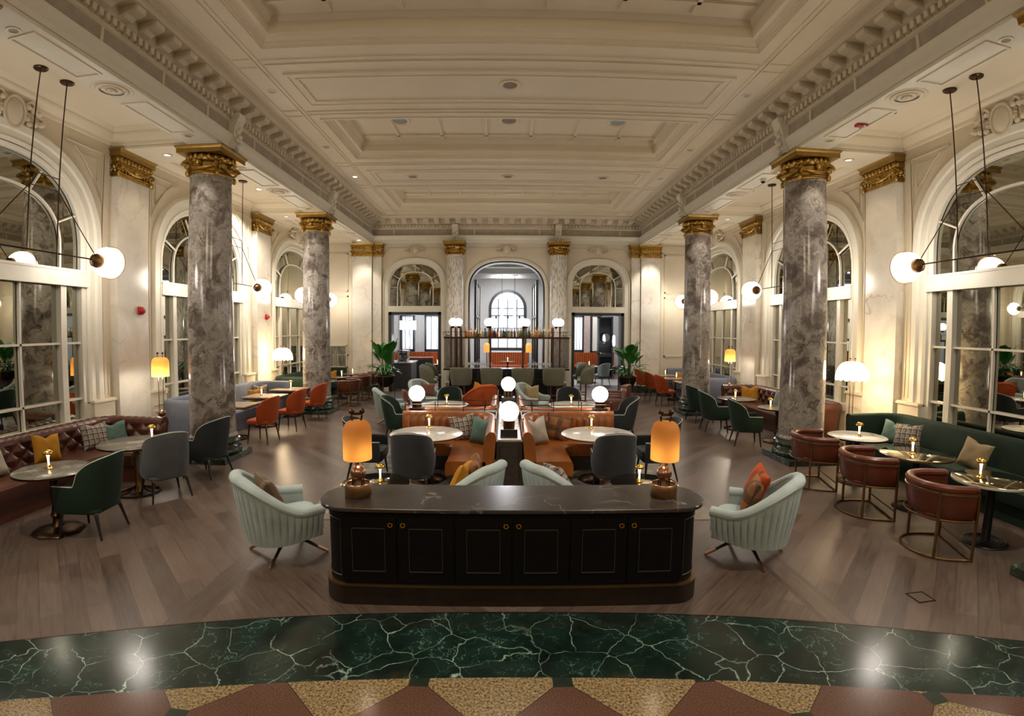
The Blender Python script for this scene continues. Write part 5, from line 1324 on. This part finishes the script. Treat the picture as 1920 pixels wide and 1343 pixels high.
# ================================================================== PLANTERS
def leafblade(m, base, az, L, w, rise, droop):
    n = 9; P = []; p = Vector(base); el = rise
    for i in range(n+1):
        P.append(p.copy()); p = p+Vector((cos(az)*cos(el), sin(az)*cos(el), sin(el)))*L/n; el -= droop/n
    pr = [.02, .05, .35, .75, 1, 1, .9, .72, .45, .03]; s = Vector((-sin(az), cos(az), 0)); rings = []
    for i, p in enumerate(P):
        ww = w*pr[i]; rings.append([p-s*ww+Vector((0, 0, .22*ww)), p-s*ww*.5+Vector((0, 0, .05*ww)), p, p+s*ww*.5+Vector((0, 0, .05*ww)), p+s*ww+Vector((0, 0, .22*ww))])
    m.loft(rings, False, False)
def planter(x, y, label, seed):
    t = thing('potted_palm', label, 'potted plant', (x, y, 0), 0, 'tall plants flanking the far wall')
    for k in range(3):
        a = 2*pi*k/3+.5; mk('stand_leg', lambda: M().tube([(0, 0, 0), (0, 0, .86)], .012, 6), BRASS, t, key='pl_l', loc=(.30*cos(a), .30*sin(a), 0))
    mk('stand_ring', lambda: M().tube([(.30*cos(a), .30*sin(a), .84) for a in [2*pi*i/32 for i in range(32)]], .014, 6, True), BRASS, t, key='pl_r')
    b = mk('bowl', lambda: M().lathe([(.02, .46), (.12, .48), (.22, .56), (.275, .68), (.285, .84), (.27, .84), (.26, .76), (.01, .76)], 36, caps=False), BLACK, t, key='pl_b')
    mk('soil', lambda: M().lathe([(.26, .78), (.01, .80)], 24, caps=False), SOIL, b, key='pl_s')
    r = random.Random(seed); m = M(); st = M()
    for i in range(44):
        az = r.uniform(0, 6.28); up = i < 24; q = r.uniform(.02, .12); h = r.uniform(.35, .75) if up else r.uniform(.1, .35)
        b0 = (q*cos(az), q*sin(az), .79); tip = (q*cos(az)*1.8+.04*cos(az), q*sin(az)*1.8+.04*sin(az), .79+h)
        st.tube([b0, tip], [.010, .006], 5)
        if up: leafblade(m, tip, az, r.uniform(.48, .66), r.uniform(.11, .16), r.uniform(1.1, 1.45), r.uniform(.3, 1.0))
        else: leafblade(m, tip, az, r.uniform(.42, .58), r.uniform(.05, .09), r.uniform(.5, .95), r.uniform(1.3, 2.0))
    mk('stems', st, LEAF2, t); mk('leaves', m, LEAF, t, smooth=1.2)
planter(-3.92, 15.75, 'tall broad-leaved plant in a black bowl on a brass stand left of the bar', 4)
planter(3.95, 15.85, 'tall broad-leaved plant in a black bowl on a brass stand right of the bar', 9)

# ================================================================== DINING ROOM BEYOND
struct('floor', M().add([(-8, 18.5, 0), (8, 18.5, 0), (8, 27.2, 0), (-8, 27.2, 0)], [(0, 1, 2, 3)]), FLOORM)
struct('floor', M().box(-2.2, 8, 20.6, 23.2, 0, .004), plain('pale_mosaic_floor', '#9f9d98', .4, var=.2, vs=14))
br = M().box(-8, 8, 27.0, 27.2, 0, .95); br.box(-8, -.95+.1, 27, 27.2, .95, 5.4).box(1.05, 8, 27, 27.2, .95, 5.4)
A = arch(.95, 3.5, .95, .95, 2.0, cx=.1); N = len(A)
br.add([(u, 27.0, z) for u, z in A]+[(u, 27.0, 5.4) for u, z in A], [(i, i+1, N+i+1, N+i) for i in range(N-1)])
struct('wall_dining', br, GREYC)
struct('wall_dining', M().box(-8.1, -8, 18.5, 27.2, 0, 5.4).box(8, 8.1, 18.5, 27.2, 0, 5.4), GREYC)
struct('wall_dining', M().box(-8, -1.52, 18.66, 18.7, 3.3, 5.4).box(1.52, 8, 18.66, 18.7, 3.3, 5.4).box(-2.3, -1.52, 18.66, 18.7, 0, 3.3).box(1.52, 2.3, 18.66, 18.7, 0, 3.3).box(-8, -4.6, 18.66, 18.7, 0, 3.3).box(4.6, 8, 18.66, 18.7, 0, 3.3).box(-1.52, 1.52, 18.66, 18.7, 4.95, 5.4), GREYC)
dc = M().box(-8, 8, 18.5, 27.2, 5.4, 5.5)
for y in (20.9, 23.3, 25.6): dc.box(-8, 8, y, y+.5, 5.0, 5.4)
struct('ceiling', dc, GREYC)
wd = M(); P27 = lambda u, w, z: (u, 27.0-w, z)
arch_trim(wd, P27, .88, 3.5, .88, .95, [(0, -.1), (0, .06), (.14, .06), (.14, 0)], .1, 2.0)
for z in (.95, 1.25): wd.box(-.85, 1.05, 26.93, 27.0, z-.06, z+.1)
for u in (-.4, .1, .6): wd.box(u-.02, u+.02, 26.95, 27.0, 1.2, 4.0)
for z in (2.4, 3.1, 3.5): wd.box(-.8, 1.0, 26.95, 27.0, z-.015, z+.015)
wo = struct('window_31', wd, DKFR)
p = M(); A = arch(.92, 3.5, .92, .95, 2.0, cx=.1); p.add([(u, 27.05, z) for u, z in A], [tuple(range(len(A)))]); mk('pane', p, DAYW, wo, smooth=0)
for i, (x0, x1) in enumerate(((-5.7, -5.1), (-4.35, -3.5), (3.75, 4.2))):
    f = M().box(x0-.1, x0, 26.9, 27, 1.15, 3.15).box(x1, x1+.1, 26.9, 27, 1.15, 3.15).box(x0-.1, x1+.1, 26.9, 27, 3.05, 3.2).box(x0-.1, x1+.1, 26.9, 27, 1.1, 1.25)
    for u in (.3, .7): f.box(x0+(x1-x0)*u-.008, x0+(x1-x0)*u+.008, 26.94, 26.96, 1.2, 3.1)
    wo = struct('window_%d' % (32+i), f, DKFR); mk('pane', M().box(x0, x1, 26.97, 26.99, 1.2, 3.1), DAYW, wo, smooth=0)
struct('trim_81', M().box(4.28, 4.58, 26.7, 27, 0, 3.4), PINKP)
f = M(); ringbox2 = lambda m, x0, x1, z0, z1, w, y0, y1: m.box(x0, x1, y0, y1, z0, z0+w).box(x0, x1, y0, y1, z1-w, z1).box(x0, x0+w, y0, y1, z0, z1).box(x1-w, x1, y0, y1, z0, z1)
ringbox2(f, 4.66, 5.26, 1.1, 3.2, .09, 26.85, 26.95)
sc_ = thing('wall_panel', 'white panel in a charcoal frame seen through the right doorway', 'wall panel', (0, 0, 0)); mk('frame', f, DKFR, sc_); mk('panel', M().box(4.7, 5.2, 26.9, 26.93, 1.15, 3.15), TRIM, sc_)
cb = thing('display_cabinet', 'tall dark display cabinet seen through the right doorway', 'cabinet', (4.85, 23.9, 0))
ff = M().box(-.36, .36, -.2, .2, 0, 1.15); ringbox2(ff, -.36, .36, 1.15, 3.0, .07, -.2, .2); ff.box(-.34, .34, .15, .2, 1.2, 2.95)
mk('body', ff, DKFR, cb, bev=.006); mk('shelf', M().box(-.3, .3, -.15, .15, 1.7, 1.72), SHELFG, cb); mk('shelf', M().box(-.3, .3, -.15, .15, 2.3, 2.32), SHELFG, cb)
mk('mirror_disc', M().lathe([(.001, 0), (.2, 0), (.2, .02)], 28).xf(lambda x, y, z: (x, z-.17, y+1.98)), MIRROR, cb)
mk('door', M().box(-.30, .30, -.215, -.2, .12, 1.05), DWOOD, cb, bev=.004)
tag(mk('brass_box', M().box(-.16, .16, -.1, .1, 0, .08), BRASSL, loc=(4.7, 23.85, 1.151), bev=.005), 'small gilt box on the display cabinet ledge', 'box')
def bench(x0, x1, y, label):
    t = thing('banquette', label, 'bench', ((x0+x1)/2, y, 0), 0, 'orange banquettes of the dining room'); w = (x1-x0)/2
    m = M(); m.box(-w, w, .12, .22, .4, 1.12)
    for i in range(int(w*2/.12)): m.tube([(-w+.06+i*.12, .12, .5), (-w+.06+i*.12, .12, 1.1)], .055, 6)
    mk('backrest', m, ORLE, t); mk('seat', M().box(-w, w, -.4, .12, .32, .48), ORLE, t, bev=.03); mk('base', M().box(-w, w, -.36, .2, 0, .32), DKFR, t)
bench(-6.3, -2.6, 26.3, 'orange banquette under the windows seen through the left doorway'); bench(-.9, 1.2, 26.3, 'orange channelled banquette under the arched window beyond the bar'); bench(3.3, 5.9, 26.4, 'orange channelled banquette seen through the right doorway')
bo = thing('booth_divider', 'charcoal booth back with orange leather inside, seen through the left doorway', 'booth', (-4.25, 23.4, 0))
mk('panel', M().box(-.9, .75, 0, .12, 0, .92), DKFR, bo, bev=.01); mk('leather_top', M().box(-.9, .75, .02, .5, .92, 1.0), ORLE, bo, bev=.03)
for i, (x, y) in enumerate(((3.35, 21.0), (4.08, 20.6))):
    side_chair(x, y, radians(60+i*60), 'pale blue-grey chair seen through the right doorway, %s' % ('left' if i == 0 else 'right'), PALE, 'pale chairs of the dining room')
round_table(3.75, 21.7, .4, 'pale round table seen through the right doorway', WHTM, 'dining room tables'); mushroom(3.7, 21.7, .74, 'small lit lamp on the table in the right doorway')
round_table(-3.2, 22.6, .35, 'dark round table seen through the left doorway', DTOP, 'dining room tables'); mushroom(-3.15, 22.6, .74, 'small lit lamp on the table in the left doorway')
round_table(.1, 24.9, .4, 'dark round table beyond the bar under the arched window', DTOP, 'dining room tables'); mushroom(.1, 24.9, .74, 'small lit lamp on the table beyond the bar')
for s, sd in ((-1, 'left'), (1, 'right')):
    t = thing('lattice_screen', 'tall charcoal lattice screen with rounded white panes beyond the arch, %s' % sd, 'screen', (s*1.27, 0, 0), 0, 'lattice screens')
    m = M(); pm_ = M()
    for y in (20.4, 21.8, 23.4): m.box(-.05, .05, y-.06, y+.06, 0, 4.4)
    for y0, y1 in ((20.46, 21.74), (21.86, 23.34)):
        for z in (.9, 2.0, 2.9, 4.35): m.box(-.04, .04, y0, y1, z-.05, z+.05)
        for z0, z1 in ((2.06, 2.84), (2.96, 4.29)):
            q = rrect(y0+.05, y1-.05, z0, z1, .18); pm_.add([(0, a, b) for a, b in q], [tuple(range(len(q)))])
    mk('frame', m, DKFR, t); mk('panes', pm_, TRIM, t, smooth=0)
    g = thing('back_bar_lamp', 'amber table lamp beyond the bar, %s of the arched window' % sd, 'table lamp', (s*.95+.08, 22.5, 0), 0, 'amber lamps beyond the bar')
    mk('shade', lambda: amber_shade(M(), .13, 1.30, .42), glow('amber_glow_shade', '#ff9440', 1.0, '#c47a34'), g, key='bbl'); mk('stand', lambda: M().lathe([(.12, 0), (.02, .03), (.02, 1.3)], 16), BRASS, g, key='bbs')
for i, x in enumerate((-.2, .42)):
    t = thing('tube_pendant', 'slim lit tube pendant in front of the arched window, %s' % ('left' if i == 0 else 'right'), 'pendant light', (x, 24., 5.0), 0, 'tube pendants')
    mk('rod', lambda: M().tube([(0, 0, 0), (0, 0, -1.3)], .012, 6).box(-.16, .16, -.02, .02, -.03, 0), BLACK, t, key='tp_r'); mk('tube', lambda: M().tube([(0, 0, -1.3), (0, 0, -2.1)], .05, 12), TUBE, t, key='tp_t')
tr = thing('track_light', 'black track with three small spots across the arched window', 'ceiling light', (.1, 25.5, 3.05)); mk('bar', M().tube([(-.95, 0, 0), (.95, 0, 0)], .015, 6), BLACK, tr)
for q in (-.6, 0, .6): mk('spot', lambda: M().lathe([(.03, 0), (.05, -.12), (.06, -.14)], 12), BLACK, tr, key='tr_s', loc=(q, 0, 0))
t = thing('service_counter', 'stainless service counter with coffee machine in the left doorway', 'counter', (-4.1, 19.6, 0))
mk('cabinet', M().box(-.55, .35, -.3, .9, 0, 1.0), plain('grey_cabinet', '#4a4b4e', .4), t, bev=.01); mk('worktop', M().box(-.6, .4, -.35, .95, 1.0, 1.04), WHTM, t, bev=.004)
cmx = thing('coffee_machine', 'chrome coffee machine on the service counter', 'coffee machine', (-4.15, 19.7, 1.041)); mk('body', M().box(-.2, .2, -.2, .3, 0, .12).box(-.2, .2, .0, .3, .12, .36).box(-.22, .22, -.2, .32, .36, .46), plain('chrome', '#c8c8cc', .12, 1.), cmx, bev=.02)
for q in (-.1, .1): mk('spout', M().tube([(q, -.1, .36), (q, -.14, .27)], .025, 8), BLACK, cmx)
for s, x in ((-1, -4.05), (1, 5.0)):
    t = thing('neon_wall_lamp', 'upright lit tube lamp inside the %s doorway' % ('left' if s < 0 else 'right'), 'wall lamp', (x, 20.2 if s < 0 else 22.6, 1.6), 0, 'tube lamps')
    mk('tube', lambda: M().ball((0, 0, .25), .065, 16, 16, (1, 1, 4.2)), TUBE, t, key='nt'); mk('bracket', lambda: M().tube([(0, 0, -1.6), (0, 0, .02)], .01, 6), BRASS, t, key='nb')
cu = thing('rod_screen', 'screen of thin dark vertical rods seen through the left doorway', 'screen', (-4.7, 21.8, 0)); m = M()
for i in range(26): m.tube([(-.1+i*.055, i*.03, .95), (-.1+i*.055, i*.03, 3.2)], .006, 4)
m.box(-.12, 1.35, -.03, .85, 3.2, 3.24); m.box(-.12, 1.35, -.02, .0, .93, .97); mk('rods', m, DKFR, cu)
ch = thing('drum_chandelier', 'lit drum chandelier of glass tubes seen through the left doorway', 'chandelier', (-5.0, 25.0, 2.55)); m = M()
for i in range(14): a = 2*pi*i/14; m.tube([(.38*cos(a), .38*sin(a), -.22), (.38*cos(a), .38*sin(a), .22)], .045, 8)
mk('tubes', m, TUBE, ch); mk('stem', M().tube([(0, 0, .2), (0, 0, 2.84)], .012, 6).tube([(.38*cos(a), .38*sin(a), .22) for a in [2*pi*i/20 for i in range(20)]], .012, 6, True).tube([(-.38, 0, .22), (.38, 0, .22)], .01, 6), BLACK, ch)
